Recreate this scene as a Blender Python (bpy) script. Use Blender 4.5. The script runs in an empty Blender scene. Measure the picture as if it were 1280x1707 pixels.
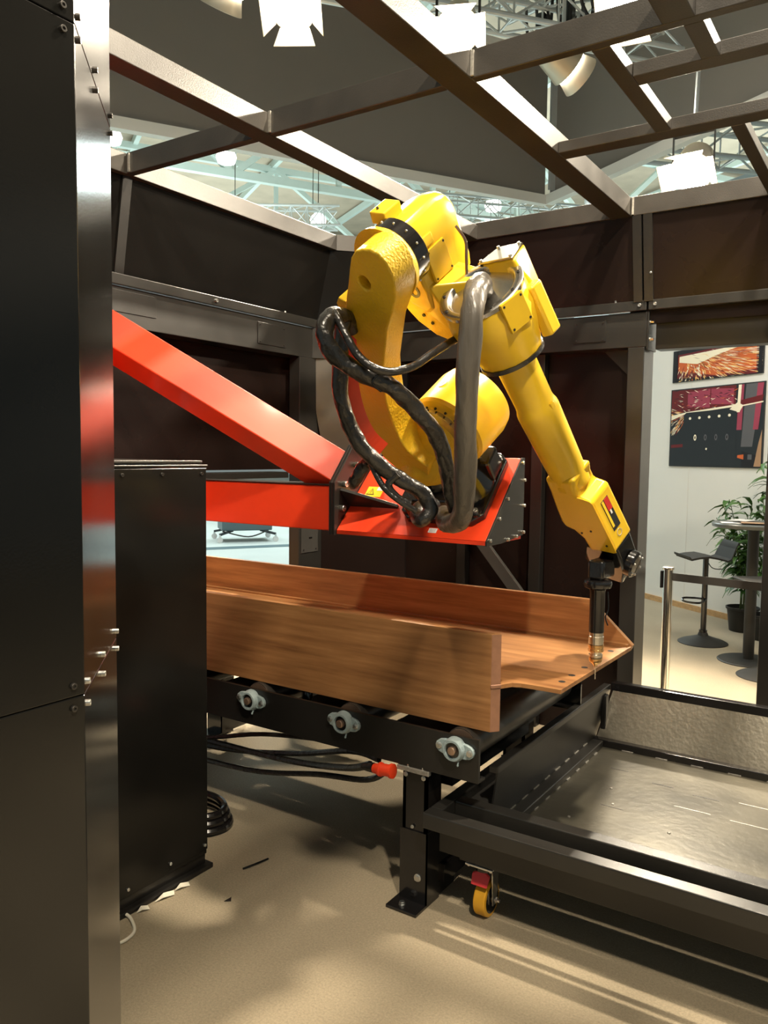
import bpy, bmesh, math, random
from mathutils import Vector, Matrix, Quaternion
from mathutils.geometry import tessellate_polygon
random.seed(7)
S = bpy.context.scene
COL = S.collection
V = Vector

# ------------------------------------------------------------------ camera
F_PX = 1333.0
yaw, pitch, roll = math.radians(33.448), math.radians(4.141), math.radians(.697)
fw = V((-math.sin(yaw)*math.cos(pitch), math.cos(yaw)*math.cos(pitch), -math.sin(pitch)))
rt = V((math.cos(yaw), math.sin(yaw), 0)); up = rt.cross(fw)
rt, up = rt*math.cos(roll)+up*math.sin(roll), up*math.cos(roll)-rt*math.sin(roll)
cd = bpy.data.cameras.new('camera'); cam = bpy.data.objects.new('camera', cd); COL.objects.link(cam)
cd.sensor_fit = 'VERTICAL'; cd.sensor_height = 36.0; cd.lens = 36.0*F_PX/1707.0
cd.clip_start = .05; cd.clip_end = 300
mw = Matrix((rt, up, -fw)).transposed().to_4x4(); mw.translation = (0, 0, 1.6)
cam.matrix_world = mw
S.camera = cam

# ------------------------------------------------------------------ world, exposure
w = bpy.data.worlds.new('hall_light'); S.world = w; w.use_nodes = True
w.node_tree.nodes['Background'].inputs[0].default_value = (.80, .95, .93, 1)
w.node_tree.nodes['Background'].inputs[1].default_value = .20
S.view_settings.view_transform = 'Standard'; S.view_settings.look = 'None'
S.view_settings.exposure = 0.35; S.view_settings.gamma = 1.0
S.view_settings.use_curve_mapping = False

# ------------------------------------------------------------------ lights (stage lamps of the stand, then added fill areas)
def aim(d):
    return V(d).to_track_quat('-Z', 'Y')
def spot(name, loc, target, power, size=110, rad=.09, col=(1, .86, .66), blend=.5):
    l = bpy.data.lights.new(name, 'SPOT'); l.energy = power; l.spot_size = math.radians(size)
    l.shadow_soft_size = rad; l.color = col; l.spot_blend = blend
    o = bpy.data.objects.new(name, l); COL.objects.link(o); o.location = loc
    o.rotation_mode = 'QUATERNION'; o.rotation_quaternion = aim(V(target)-V(loc))
    return o
LAMPS = [  # position, aim, power      (the lamps that show in the photograph first)
    ((-3.393, 6.175, 5.2), (-1.6, 2.2, .6), 2000, True),
    ((-2.061, 6.569, 5.2), (-1.3, 2.2, .6), 1500, True),
    ((-1.791, 7.683, 4.2), (-2.0, 4.0, .6), 700, True),
    ((-4.332, 5.158, 5.2), (-2.2, 1.6, .8), 900, True),
    ((1.30, 6.6, 5.0), (-1.2, 2.0, .5), 1500, False),
    ((-0.10, 3.30, 5.2), (-1.4, 2.2, .7), 1100, False),
    ((1.30, -0.6, 5.2), (-1.6, 2.6, .8), 760, False),
    ((-0.60, 0.90, 5.4), (-1.4, 1.9, .0), 430, False)]
for k, (p, t, e, vis) in enumerate(LAMPS):
    d = (V(t)-V(p)).normalized()
    spot('stage_light_beam', V(p)+d*.16, t, e, size=(95, 78, 70, 90, 68, 110, 90, 110)[k])
def area(name, loc, target, sx, sy, power, col):
    l = bpy.data.lights.new(name, 'AREA'); l.shape = 'RECTANGLE'; l.size = sx; l.size_y = sy; l.energy = power; l.color = col
    o = bpy.data.objects.new(name, l); COL.objects.link(o); o.location = loc
    o.rotation_mode = 'QUATERNION'; o.rotation_quaternion = aim(V(target)-V(loc))
area('aisle_fill', (-10.5, 11.5, 7.5), (-10, 11, 0), 6, 6, 900, (.86, 1, 1))  # unseen area light added to brighten the aisle floor behind the gap
area('partition_fill', (-.6, 6.6, 3.9), (-1.7, 8.6, .9), 1.2, .8, 45, (1, .96, .88))  # added fill, no lamp of the stand: lifts the white partition
for x, y in ((-16, 12), (-9, 26), (-25, 24), (-2, 32)):
    area('truss_fill', (x, y, 5.5), (x, y, 12), 8, 8, 700, (.85, 1, .96))  # unseen fills added under the roof, shining up to brighten the trusses

# ------------------------------------------------------------------ materials
def mat(name, col, rough=.5, metal=0.0, noise=0.0, nscale=8.0, col2=None, stretch=(1, 1, 1), bump=0.0, bscale=60.0,
        coat=0.0, emit=None, estr=0.0, spec=.5, rvar=0.0):
    m = bpy.data.materials.new(name); m.use_nodes = True
    nt = m.node_tree; b = nt.nodes['Principled BSDF']
    b.inputs['Base Color'].default_value = (*col, 1); b.inputs['Roughness'].default_value = rough
    b.inputs['Metallic'].default_value = metal; b.inputs['Specular IOR Level'].default_value = spec
    b.inputs['Coat Weight'].default_value = coat; b.inputs['Coat Roughness'].default_value = .08
    if emit:
        b.inputs['Emission Color'].default_value = (*emit, 1); b.inputs['Emission Strength'].default_value = estr
    tc = nt.nodes.new('ShaderNodeTexCoord'); mp = nt.nodes.new('ShaderNodeMapping')
    mp.inputs['Scale'].default_value = stretch; nt.links.new(tc.outputs['Object'], mp.inputs[0])
    if noise > 0:
        n = nt.nodes.new('ShaderNodeTexNoise'); n.inputs['Scale'].default_value = nscale; n.inputs['Detail'].default_value = 6
        nt.links.new(mp.outputs[0], n.inputs['Vector'])
        r = nt.nodes.new('ShaderNodeValToRGB'); r.color_ramp.elements[0].position = .5-.22; r.color_ramp.elements[1].position = .5+.22
        c2 = col2 or tuple(c*(1-noise) for c in col)
        r.color_ramp.elements[0].color = (*c2, 1); r.color_ramp.elements[1].color = (*col, 1)
        nt.links.new(n.outputs['Fac'], r.inputs[0]); nt.links.new(r.outputs[0], b.inputs['Base Color'])
        if rvar:
            ma = nt.nodes.new('ShaderNodeMapRange'); ma.inputs[3].default_value = rough-rvar; ma.inputs[4].default_value = rough+rvar
            nt.links.new(n.outputs['Fac'], ma.inputs[0]); nt.links.new(ma.outputs[0], b.inputs['Roughness'])
    if bump > 0:
        n2 = nt.nodes.new('ShaderNodeTexNoise'); n2.inputs['Scale'].default_value = bscale; n2.inputs['Detail'].default_value = 4
        nt.links.new(mp.outputs[0], n2.inputs['Vector'])
        bp = nt.nodes.new('ShaderNodeBump'); bp.inputs['Strength'].default_value = bump; bp.inputs['Distance'].default_value = .01
        nt.links.new(n2.outputs['Fac'], bp.inputs['Height']); nt.links.new(bp.outputs[0], b.inputs['Normal'])
    return m
M = {}
M['black'] = mat('black_powder_coat', (.014, .013, .012), .30, 0, .35, 3.5, bump=.05, bscale=350, rvar=.05)
M['blackpanel'] = mat('black_sheet_metal', (.011, .0065, .0055), .27, 0, .3, 2.0, bump=.02, bscale=300, rvar=.03, spec=.18)  # reddish tint puts the red frame's reflection into the black base colour
M['matteblack'] = mat('matt_black_sheet', (.006, .0055, .005), .14, 0, .3, 2.0, spec=.25)
M['darkpaint'] = mat('dark_grey_powder_coat', (.022, .021, .019), .30, 0, .3, 5, bump=.06, bscale=300, rvar=.05)
M['beam'] = mat('black_painted_tube', (.040, .036, .031), .34, 0, .35, 6, stretch=(1, 1, 1), bump=.08, bscale=220, rvar=.06)
M['column'] = mat('column_sheet', (.011, .0105, .0095), .17, .0, .3, 3.0, bump=.02, bscale=250, rvar=.03, spec=.32)
M['red'] = mat('orange_red_paint', (.86, .055, .012), .42, 0, .12, 6, bump=.03, bscale=400, coat=.15)
M['yellow'] = mat('yellow_robot_paint', (.86, .55, .020), .30, 0, .10, 5, bump=.03, bscale=300, coat=.25)
M['castyellow'] = mat('yellow_cast_paint', (.84, .53, .020), .38, 0, .12, 9, bump=.35, bscale=120, coat=.1)
M['gloss'] = mat('gloss_black', (.010, .009, .009), .16, 0, .3, 8, bump=.03, bscale=90, coat=.4)
M['rubber'] = mat('black_hose_sleeve', (.024, .022, .020), .30, 0, .4, 14, bump=.5, bscale=45, rvar=.06, spec=.7)
M['hosegrey'] = mat('worn_hose_sleeve', (.13, .115, .095), .34, 0, .5, 7, stretch=(1, 1, .15), bump=.5, bscale=40, spec=.7)
M['steel'] = mat('machined_steel', (.62, .60, .57), .24, 1, .2, 20, bump=.04, bscale=200)
M['zinc'] = mat('zinc_bolt', (.70, .70, .68), .30, 1)
M['darkbolt'] = mat('dark_bolt', (.06, .055, .05), .35, .6)
M['cast'] = mat('blue_grey_casting', (.33, .42, .44), .5, .1, .25, 30, bump=.3, bscale=150)
M['brass'] = mat('brass', (.80, .50, .22), .24, 1, .15, 30)
M['nickel'] = mat('nickel_ring', (.75, .70, .62), .22, 1)
M['copper'] = mat('roller_steel', (.48, .33, .24), .32, .8, .4, 12)
M['roller'] = mat('dark_roller_tube', (.10, .09, .08), .32, .6, .4, 10)
M['grey_plate'] = mat('grey_sheet', (.070, .067, .062), .35, .3, .35, 4)
M['white'] = mat('white_paint', (.80, .79, .75), .55, 0, .04, 3)
M['wallwhite'] = mat('white_partition_board', (.78, .78, .74), .6, 0, .03, 1.5)
M['label_white'] = mat('white_label', (.8, .8, .8), .5)
M['label_yellow'] = mat('yellow_label', (.95, .62, .03), .5)
M['label_black'] = mat('black_print', (.02, .02, .02), .5)
M['label_red'] = mat('red_print', (.55, .03, .02), .5)
M['label_grey'] = mat('grey_print', (.42, .40, .38), .6)
M['wood'] = mat('pine_skirting', (.62, .38, .17), .5, 0, .3, 6, stretch=(1, 6, 6))
M['chrome'] = mat('chrome', (.78, .75, .70), .12, 1)
M['belt'] = mat('black_belt', (.022, .020, .018), .6)
M['plastic'] = mat('dark_plastic', (.028, .027, .025), .5, spec=.3)
M['tabletop'] = mat('grey_table_top', (.10, .115, .115), .3, 0, .3, 12)
M['leaf'] = mat('green_leaf', (.09, .20, .035), .42, 0, .5, 6, col2=(.03, .10, .015))
M['stem'] = mat('plant_stem', (.10, .14, .04), .6)
M['soil'] = mat('soil', (.05, .03, .02), .9, bump=.6, bscale=40)
M['paper'] = mat('paper', (.72, .70, .66), .6)
M['truss'] = mat('pale_green_steel', (.62, .74, .70), .55, 0, .1, 1)
M['alu'] = mat('aluminium_truss', (.72, .76, .76), .35, .55)
M['deck'] = mat('beige_roof_boards', (.56, .47, .36), .8, 0, .2, 1.2)
M['fascia'] = mat('white_fascia', (.86, .84, .78), .5)
M['fabric'] = mat('black_banner_cloth', (.26, .235, .21), .85, 0, .15, .4, bump=.1, bscale=5)
M['lamp_on'] = mat('lamp_lens', (1, .9, .7), .3, emit=(1, .93, .80), estr=60)
M['lamp_soft'] = mat('lamp_bulb', (1, .97, .9), .3, emit=(1, .98, .94), estr=4)
M['lamp_body'] = mat('lamp_housing', (.62, .55, .42), .38, .6)
M['caster_y'] = mat('yellow_polyurethane', (.75, .38, .02), .35, 0, .15, 20)
M['caster_r'] = mat('red_pedal', (.62, .04, .045), .35)
M['weld'] = mat('weld_bead', (.42, .40, .36), .5, .7, .4, 80)
M['cable_white'] = mat('white_cable', (.78, .74, .62), .5)
M['teal'] = mat('blue_grey_machine', (.10, .16, .18), .4)
M['cartdark'] = mat('dark_cart_frame', (.035, .04, .045), .5)
M['spark'] = [mat('print_'+n, c, .35) for n, c in (('black', (.012, .010, .012)), ('dark_red', (.14, .012, .014)), ('orange', (.62, .13, .03)),
              ('yellow', (.95, .62, .22)), ('cream', (.95, .88, .68)), ('grey', (.11, .11, .12)), ('pink', (.34, .05, .09)), ('tan', (.42, .25, .14)), ('charcoal', (.018, .022, .026)))]

def steel_plate():   # mill scaled brown plate, grain along X
    m = bpy.data.materials.new('brown_mill_plate'); m.use_nodes = True; nt = m.node_tree; b = nt.nodes['Principled BSDF']
    tc = nt.nodes.new('ShaderNodeTexCoord'); mp = nt.nodes.new('ShaderNodeMapping'); mp.inputs['Scale'].default_value = (.9, 9, 16)
    nt.links.new(tc.outputs['Object'], mp.inputs[0])
    n = nt.nodes.new('ShaderNodeTexNoise'); n.inputs['Scale'].default_value = 2.2; n.inputs['Detail'].default_value = 9; n.inputs['Roughness'].default_value = .62
    nt.links.new(mp.outputs[0], n.inputs['Vector'])
    r = nt.nodes.new('ShaderNodeValToRGB'); e = r.color_ramp.elements
    e[0].position = .25; e[0].color = (.20, .085, .030, 1); e[1].position = .78; e[1].color = (.52, .27, .105, 1)
    k = e.new(.5); k.color = (.36, .17, .062, 1)
    nt.links.new(n.outputs['Fac'], r.inputs[0]); nt.links.new(r.outputs[0], b.inputs['Base Color'])
    b.inputs['Roughness'].default_value = .46; b.inputs['Metallic'].default_value = .25
    n2 = nt.nodes.new('ShaderNodeTexNoise'); n2.inputs['Scale'].default_value = 70; nt.links.new(tc.outputs['Object'], n2.inputs['Vector'])
    bp = nt.nodes.new('ShaderNodeBump'); bp.inputs['Strength'].default_value = .12; nt.links.new(n2.outputs['Fac'], bp.inputs['Height'])
    nt.links.new(bp.outputs[0], b.inputs['Normal'])
    return m
M['plate'] = steel_plate()
M['platecut'] = mat('cut_plate_edge', (.34, .17, .10), .5, .2, .2, 40)
def floor_mat(name, c1, c2, rough):
    m = mat(name, c1, rough, 0, .5, 1.1, col2=c2, bump=.5, bscale=260)
    nt = m.node_tree; b = nt.nodes['Principled BSDF']
    src = b.inputs['Base Color'].links[0].from_socket
    n = nt.nodes.new('ShaderNodeTexNoise'); n.inputs['Scale'].default_value = 140; n.inputs['Detail'].default_value = 3
    tc = nt.nodes.new('ShaderNodeTexCoord'); nt.links.new(tc.outputs['Object'], n.inputs['Vector'])
    mx = nt.nodes.new('ShaderNodeMix'); mx.data_type = 'RGBA'; mx.blend_type = 'OVERLAY'; mx.inputs[0].default_value = .35
    nt.links.new(src, mx.inputs[6]); nt.links.new(n.outputs['Fac'], mx.inputs[7]); nt.links.new(mx.outputs[2], b.inputs['Base Color'])
    return m
M['carpet'] = floor_mat('grey_brown_carpet', (.36, .30, .205), (.27, .225, .155), .85)
M['aisle'] = floor_mat('pale_grey_aisle_floor', (.62, .68, .66), (.54, .60, .58), .35)
M['traysheet'] = mat('raw_grey_sheet', (.115, .105, .078), .33, .5, .45, 3.2, col2=(.055, .052, .042), bump=.1, bscale=30, rvar=.08)
M['trayside'] = mat('satin_tray_side', (.14, .128, .10), .36, .5, .3, 4, bump=.15, bscale=50, rvar=.05)

# ------------------------------------------------------------------ mesh helpers
class B:
    def __init__(s): s.v = []; s.f = []; s.mi = []
    def add(s, vs, fs, mi=0):
        o = len(s.v); s.v += [V(p) for p in vs]
        s.f += [tuple(i+o for i in f) for f in fs]; s.mi += [mi]*len(fs); return s
    def box(s, a, b, mi=0):
        x0, x1 = sorted((a[0], b[0])); y0, y1 = sorted((a[1], b[1])); z0, z1 = sorted((a[2], b[2]))
        return s.add([(x0, y0, z0), (x1, y0, z0), (x1, y1, z0), (x0, y1, z0), (x0, y0, z1), (x1, y0, z1), (x1, y1, z1), (x0, y1, z1)],
                     [(0, 3, 2, 1), (4, 5, 6, 7), (0, 1, 5, 4), (1, 2, 6, 5), (2, 3, 7, 6), (3, 0, 4, 7)], mi)
    def obox(s, c, ax, ay, az, mi=0):      # half-extent vectors
        c, ax, ay, az = V(c), V(ax), V(ay), V(az)
        vs = [c+sx*ax+sy*ay+sz*az for sz in (-1, 1) for sx, sy in ((-1, -1), (1, -1), (1, 1), (-1, 1))]
        return s.add(vs, [(0, 3, 2, 1), (4, 5, 6, 7), (0, 1, 5, 4), (1, 2, 6, 5), (2, 3, 7, 6), (3, 0, 4, 7)], mi)
    def bar(s, p, q, wd, ht, upv=(0, 0, 1), mi=0):
        p, q = V(p), V(q); d = (q-p); a = d.normalized(); u = V(upv); sd = a.cross(u)
        if sd.length < 1e-4: sd = a.cross(V((1, 0, 0)))
        sd.normalize(); u = sd.cross(a)
        return s.obox((p+q)/2, d/2, sd*wd/2, u*ht/2, mi)
    def loft(s, A, Bv, mi=0, cap=True):
        n = len(A); vs = list(A)+list(Bv)
        fs = [(i, (i+1) % n, n+(i+1) % n, n+i) for i in range(n)]
        if cap: fs += [tuple(range(n))[::-1], tuple(range(n, 2*n))]
        return s.add(vs, fs, mi)
    def prism(s, poly, o, ex, ey, ez, z0, z1, mi=0, hole=None):
        o, ex, ey, ez = V(o), V(ex), V(ey), V(ez)
        A = [o+ex*a+ey*b+ez*z0 for a, b in poly]; Bv = [o+ex*a+ey*b+ez*z1 for a, b in poly]
        if hole is None: return s.loft(A, Bv, mi)
        n = len(poly); k = len(hole)
        HA = [o+ex*a+ey*b+ez*z0 for a, b in hole]; HB = [o+ex*a+ey*b+ez*z1 for a, b in hole]
        tris = tessellate_polygon([[V((a, b, 0)) for a, b in poly], [V((a, b, 0)) for a, b in hole]])
        vs = A+HA+Bv+HB; N = n+k
        fs = [tuple(t) for t in tris]+[tuple(i+N for i in t[::-1]) for t in tris]
        fs += [(i, (i+1) % n, N+(i+1) % n, N+i) for i in range(n)]
        fs += [(n+i, N+n+i, N+n+(i+1) % k, n+(i+1) % k) for i in range(k)]
        return s.add(vs, fs, mi)
    def lathe(s, o, axis, prof, n=32, mi=0, closed=False, ph=0.0, sx=1.0):
        o, a = V(o), V(axis).normalized(); x = a.orthogonal().normalized(); y = a.cross(x)
        vs = []; 
        for h, r in prof:
            for i in range(n):
                t = 2*math.pi*i/n+ph; vs.append(o+a*h+(x*math.cos(t)*sx+y*math.sin(t))*r)
        fs = []; m = len(prof)
        for j in range(m if closed else m-1):
            jj = (j+1) % m
            for i in range(n):
                k = (i+1) % n; fs.append((j*n+i, j*n+k, jj*n+k, jj*n+i))
        if not closed:
            fs.append(tuple(range(n))[::-1]); fs.append(tuple(range((m-1)*n, m*n)))
        return s.add(vs, fs, mi)
    def cyl(s, p, q, r, n=24, r2=None, mi=0):
        p, q = V(p), V(q); return s.lathe(p, q-p, [(0, r), ((q-p).length, r if r2 is None else r2)], n, mi)
    def tube(s, pts, r, n=12, mi=0, rf=None, sub=6, cap=True):
        P = [V(p) for p in pts]
        if sub > 1 and len(P) > 2:      # catmull-rom
            Q = []
            for i in range(len(P)-1):
                p0 = P[max(i-1, 0)]; p1 = P[i]; p2 = P[i+1]; p3 = P[min(i+2, len(P)-1)]
                for k in range(sub):
                    t = k/sub
                    Q.append(.5*((2*p1)+(p2-p0)*t+(2*p0-5*p1+4*p2-p3)*t*t+(3*p1-p0-3*p2+p3)*t**3))
            P = Q+[P[-1]]
        T = [(P[min(i+1, len(P)-1)]-P[max(i-1, 0)]).normalized() for i in range(len(P))]
        x = T[0].orthogonal().normalized(); vs = []
        for i, p in enumerate(P):
            if i: x = (x-T[i]*x.dot(T[i])).normalized()
            y = T[i].cross(x)
            for k in range(n):
                t = 2*math.pi*k/n; rr = r*(rf(i, t) if rf else 1)
                vs.append(p+(x*math.cos(t)+y*math.sin(t))*rr)
        fs = [(i*n+k, i*n+(k+1) % n, (i+1)*n+(k+1) % n, (i+1)*n+k) for i in range(len(P)-1) for k in range(n)]
        if cap: fs += [tuple(range(n))[::-1], tuple(range((len(P)-1)*n, len(P)*n))]
        return s.add(vs, fs, mi)
    def ball(s, c, r, sc=(1, 1, 1), n=16, mi=0):
        prof = [(-r*math.cos(math.pi*j/8)*sc[2], max(r*math.sin(math.pi*j/8), 1e-4)) for j in range(9)]
        return s.lathe(c, (0, 0, 1), prof, n, mi)
    def ob(s, name, material, parent=None, bevel=0.0, smooth=32, seg=2, org=None):
        root = parent
        while root is not None and root.parent is not None: root = root.parent
        off = V(root.location) if root is not None else (V(org) if org is not None else V((0, 0, 0)))
        me = bpy.data.meshes.new(name); me.from_pydata([tuple(p-off) for p in s.v], [], s.f)
        mats = material if isinstance(material, list) else [material]
        for mm in mats: me.materials.append(mm)
        for p, mi in zip(me.polygons, s.mi): p.material_index = mi
        bm = bmesh.new(); bm.from_mesh(me)
        bmesh.ops.recalc_face_normals(bm, faces=bm.faces)
        if smooth:
            th = math.radians(smooth)
            for f in bm.faces: f.smooth = True
            for e in bm.edges:
                if len(e.link_faces) == 2 and e.calc_face_angle(0) > th: e.smooth = False
        bm.to_mesh(me); bm.free(); me.update()
        o = bpy.data.objects.new(name, me); COL.objects.link(o)
        if parent is not None: o.parent = parent
        elif org is not None: o.location = org
        if bevel > 0:
            md = o.modifiers.new('bevel', 'BEVEL'); md.width = bevel; md.segments = seg; md.limit_method = 'ANGLE'; md.angle_limit = math.radians(35)
            md.harden_normals = False
            if smooth: wn_ = o.modifiers.new('normals', 'WEIGHTED_NORMAL'); wn_.keep_sharp = True
        return o
def tag(o, label=None, cat=None, group=None, kind=None):
    if label: o['label'] = label
    if cat: o['category'] = cat
    if group: o['group'] = group
    if kind: o['kind'] = kind
    return o
def thing(name, loc, label, cat, group=None):
    o = bpy.data.objects.new(name, None); COL.objects.link(o); o.location = loc; o.empty_display_size = .1
    return tag(o, label, cat, group)
_bc = {}
def bolt(parent, pos, axis, r=.007, h=.006, m='zinc', name='bolt', style='hex'):
    key = (round(r, 4), round(h, 4), m, style)
    if key not in _bc:
        b = B()
        if style == 'hex': b.lathe((0, 0, 0), (0, 0, 1), [(0, r*1.25), (h*.25, r*1.25)], 16); b.lathe((0, 0, h*.25), (0, 0, 1), [(0, r), (h*.7, r), (h*.75, r*.85)], 6)
        elif style == 'cap': b.lathe((0, 0, 0), (0, 0, 1), [(0, r), (h*.9, r), (h, r*.9), (h, r*.5), (h*.6, r*.45)], 14)
        else: b.lathe((0, 0, 0), (0, 0, 1), [(0, r), (h*.6, r*.85), (h, r*.45)], 12)
        me = bpy.data.meshes.new(name); me.from_pydata([tuple(p) for p in b.v], [], b.f); me.materials.append(M[m])
        for p in me.polygons: p.use_smooth = False
        _bc[key] = me
    o = bpy.data.objects.new(name, _bc[key]); COL.objects.link(o); o.parent = parent
    root = parent
    while root.parent is not None: root = root.parent
    o.location = V(pos)-V(root.location)
    o.rotation_mode = 'QUATERNION'; o.rotation_quaternion = V(axis).to_track_quat('Z', 'Y')
    return o
X, Y, Z = V((1, 0, 0)), V((0, 1, 0)), V((0, 0, 1))

# ================================================================== SETTING
tag(B().box((-4.6, -4, -.05), (9, 14, 0)).ob('floor', M['carpet']), 'grey brown carpet floor of the stand with lamp shadows', kind='structure')
tag(B().box((-40, -4, -.05), (-4.6, 45, 0)).box((-4.6, 14, -.05), (30, 45, 0)).ob('aisle_floor', M['aisle']), 'pale grey polished hall floor beyond the stand', kind='structure')
tag(B().box((-45, -10, 12.6), (30, 50, 12.8)).ob('ceiling', M['deck']), 'beige boarded roof of the exhibition hall', kind='structure')
hx = V((.515, .857, 0)); hy = V((-.857, .515, 0))
# white partition with skirting
wp = V((-2.48, 9.17, 0)); wd_ = V((.8107, -.5855, 0)); wn = V((-.5855, -.8107, 0))
tag(B().loft([wp-wd_*2.2, wp+wd_*4.2, wp+wd_*4.2-wn*.06, wp-wd_*2.2-wn*.06],
             [wp-wd_*2.2+Z*3.0, wp+wd_*4.2+Z*3.0, wp+wd_*4.2-wn*.06+Z*3.0, wp-wd_*2.2-wn*.06+Z*3.0]).ob('wall_back', M['wallwhite']), 'plain white partition wall behind the machine', kind='structure')
tag(B().obox(wp+wd_*1.0+wn*.008+Z*.03, wd_*3.2, wn*.008, Z*.03).ob('baseboard_back', M['wood']), 'narrow wooden skirting below the white wall', kind='structure')
# joint of the partition boards
for t in (.62, 1.85):
    tag(B().obox(wp+wd_*t+wn*.001+Z*1.5, wd_*.0025, wn*.001, Z*1.44).ob('trim_1', M['paper']), kind='structure')

# ================================================================== HALL ROOF TRUSSES
def hall_truss(c0, label, z0=9.4, z1=12.2, L=60, bay=3.2):
    t = thing('roof_truss', c0, label, 'roof truss')
    c = V(c0); c.z = 0
    def P(s, z): return c+hx*s+Z*z
    B().bar(P(-L/2, z0), P(L/2, z0), .2, .22).ob('bottom_chord', M['truss'], t, smooth=0)
    B().bar(P(-L/2, z1), P(L/2, z1), .2, .22).ob('top_chord', M['truss'], t, smooth=0)
    n = int(L/bay); 
    for i in range(n):
        s0 = -L/2+i*bay
        b = B(); b.bar(P(s0, z0), P(s0, z1), .14, .14, hx); b.ob('upright', M['truss'], t, smooth=0)
        s1 = s0+bay
        b = B(); b.bar(P(s0, z0) if i % 2 else P(s1, z0), P(s1, z1) if i % 2 else P(s0, z1), .17, .19, hy); b.ob('diagonal_strut', M['truss'], t, smooth=0)
base = V((-15.77, 17.93, 0))
hall_truss(base, 'nearest pale green steel roof truss above the left wall of the machine')
hall_truss(base+hy*7-hx*1.3, 'second pale green roof truss, behind the nearest one', bay=4.2)
hall_truss(base+hy*15, 'farthest pale green roof truss deep in the hall', bay=5)
t = thing('roof_purlins', (-15, 20, 12), 'slanting pale steel purlins under the beige hall roof', 'purlins')
for k in range(9):
    c = V((-15, 20, 12.35))+hx*(k*5-20)
    B().bar(c-hy*22, c+hy*22, .16, .25).ob('purlin', M['truss'], t, smooth=0)

def box_truss(p, q, wdt, label, nb=10, r=.03, group=None):
    p, q = V(p), V(q); t = thing('lighting_truss', (p+q)/2, label, 'lighting truss', group)
    a = (q-p).normalized(); sd = a.cross(Z).normalized(); u = sd.cross(a)
    co = [sd*x*wdt/2+u*y*wdt/2 for x, y in ((-1, -1), (1, -1), (1, 1), (-1, 1))]
    for c in co: B().cyl(p+c, q+c, r, 10).ob('chord_tube', M['alu'], t)
    b = B()
    for i in range(nb):
        s0 = p+(q-p)*i/nb; s1 = p+(q-p)*(i+1)/nb
        for k in range(4):
            c0, c1 = co[k], co[(k+1) % 4]
            if i % 2: c0, c1 = c1, c0
            b.cyl(s0+c0, s1+c1, r*.45, 6); b.cyl(s0+c0, s0+c1, r*.4, 6)
    tag(b.ob('lacing', M['alu'], t), kind='stuff')
    for f in (.2, .8):
        c = p+(q-p)*f; B().cyl(c+u*wdt/2, V((c.x, c.y, 12.598)), .010, 6).ob('suspension_cable', M['gloss'], t)
    return t
box_truss((-4.9, 6.1, 6.1), (-2.4, 9.2, 6.1), .34, 'aluminium lighting truss high above the brightest lamp, running back', 8, .03)
box_truss((-4.2, 8.6, 6.75), (.8, 7.4, 6.75), .34, 'aluminium lighting truss crossing behind the roof frame at top right', 12, .03)
box_truss((-4.2, 12.9, 6.7), (.6, 17.4, 6.6), .55, 'lighting truss seen through the right roof opening above the lit panel', 10, .04)
box_truss((-15.6, 15.2, 7.7), (-13.2, 17.6, 7.9), .5, 'small distant lighting truss under the pale roof truss at left', 8, .035)
box_truss((-10.9, 17.6, 7.9), (-7.6, 21.5, 8.0), .5, 'small distant lighting truss under the banner corner', 9, .035)
# cables and clamps hanging from the second truss
t = thing('cable_bundle', (-3.2, 7.9, 6.2), 'black cables and clamps tangled on the truss at top centre', 'cables')
for k in range(9):
    x = -3.75+k*.13; y = 8.35-(x+3.75)*.25
    B().tube([(x, y, 6.5), (x+.08, y-.1, 6.05+.05*(k % 3)), (x+.2, y, 5.95), (x+.24, y+.1, 6.2), (x+.3, y, 6.45)], .018, 6).ob('cable', M['rubber'], t)
for k in range(3): B().obox((-3.5+k*.33, 8.2-k*.08, 6.12), X*.05, Y*.06, Z*.11).ob('clamp', M['gloss'], t, bevel=.01)
# distant grey wall panel
t = tag(B().obox((-4.6, 20.5, 6.2), hy*4.5, hx*.05, Z*1.75).ob('hanging_wall_panel', M['teal'], org=None), 'blue grey wall panel glimpsed behind the right roof opening', 'panel')
M['teal2'] = mat('pale_blue_panel', (.36, .42, .45), .7)
t.data.materials[0] = M['teal2']

# banner walls of the stand canopy
cA = V((-4.836, 11.70, 0)); cB = V((.857, -.515, 0)); zr, zt_ = 5.5, 7.45
for nm, dd, ln, lab in (('left', -hx, 13.0, 'large black hanging banner wall at upper left with pale lower rim'), ('right', cB, 9.0, 'large black hanging banner wall at upper right with pale lower rim')):
    t = thing('hanging_banner', cA+Z*zr, lab, 'banner')
    nn = cB if nm == 'left' else -hx
    p0 = cA+dd*(.10 if nm == 'left' else .16); p1 = cA+dd*ln
    B().obox((p0+p1)/2+Z*(zr+zt_)/2, dd*(ln-.02)/2, nn*.02, Z*(zt_-zr)/2).ob('banner_cloth', M['fabric'], t, smooth=0)
    B().obox((p0+p1)/2+Z*(zr-.06)+nn*.03, dd*(ln-.02)/2, nn*.06, Z*.07).ob('lower_rim', M['fascia'], t, smooth=0)
    B().obox((p0+p1)/2+Z*(zt_+.06)+nn*.03, dd*(ln-.02)/2, nn*.06, Z*.06).ob('upper_rim', M['fascia'], t, smooth=0)
    if nm == 'left': B().obox(cA+Z*(zr+zt_)/2+V((.13, -.16, 0)), hx*.05, hy*.02, Z*(zt_-zr)/2-Z*.05).ob('corner_post', M['alu'], t, smooth=0)

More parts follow.
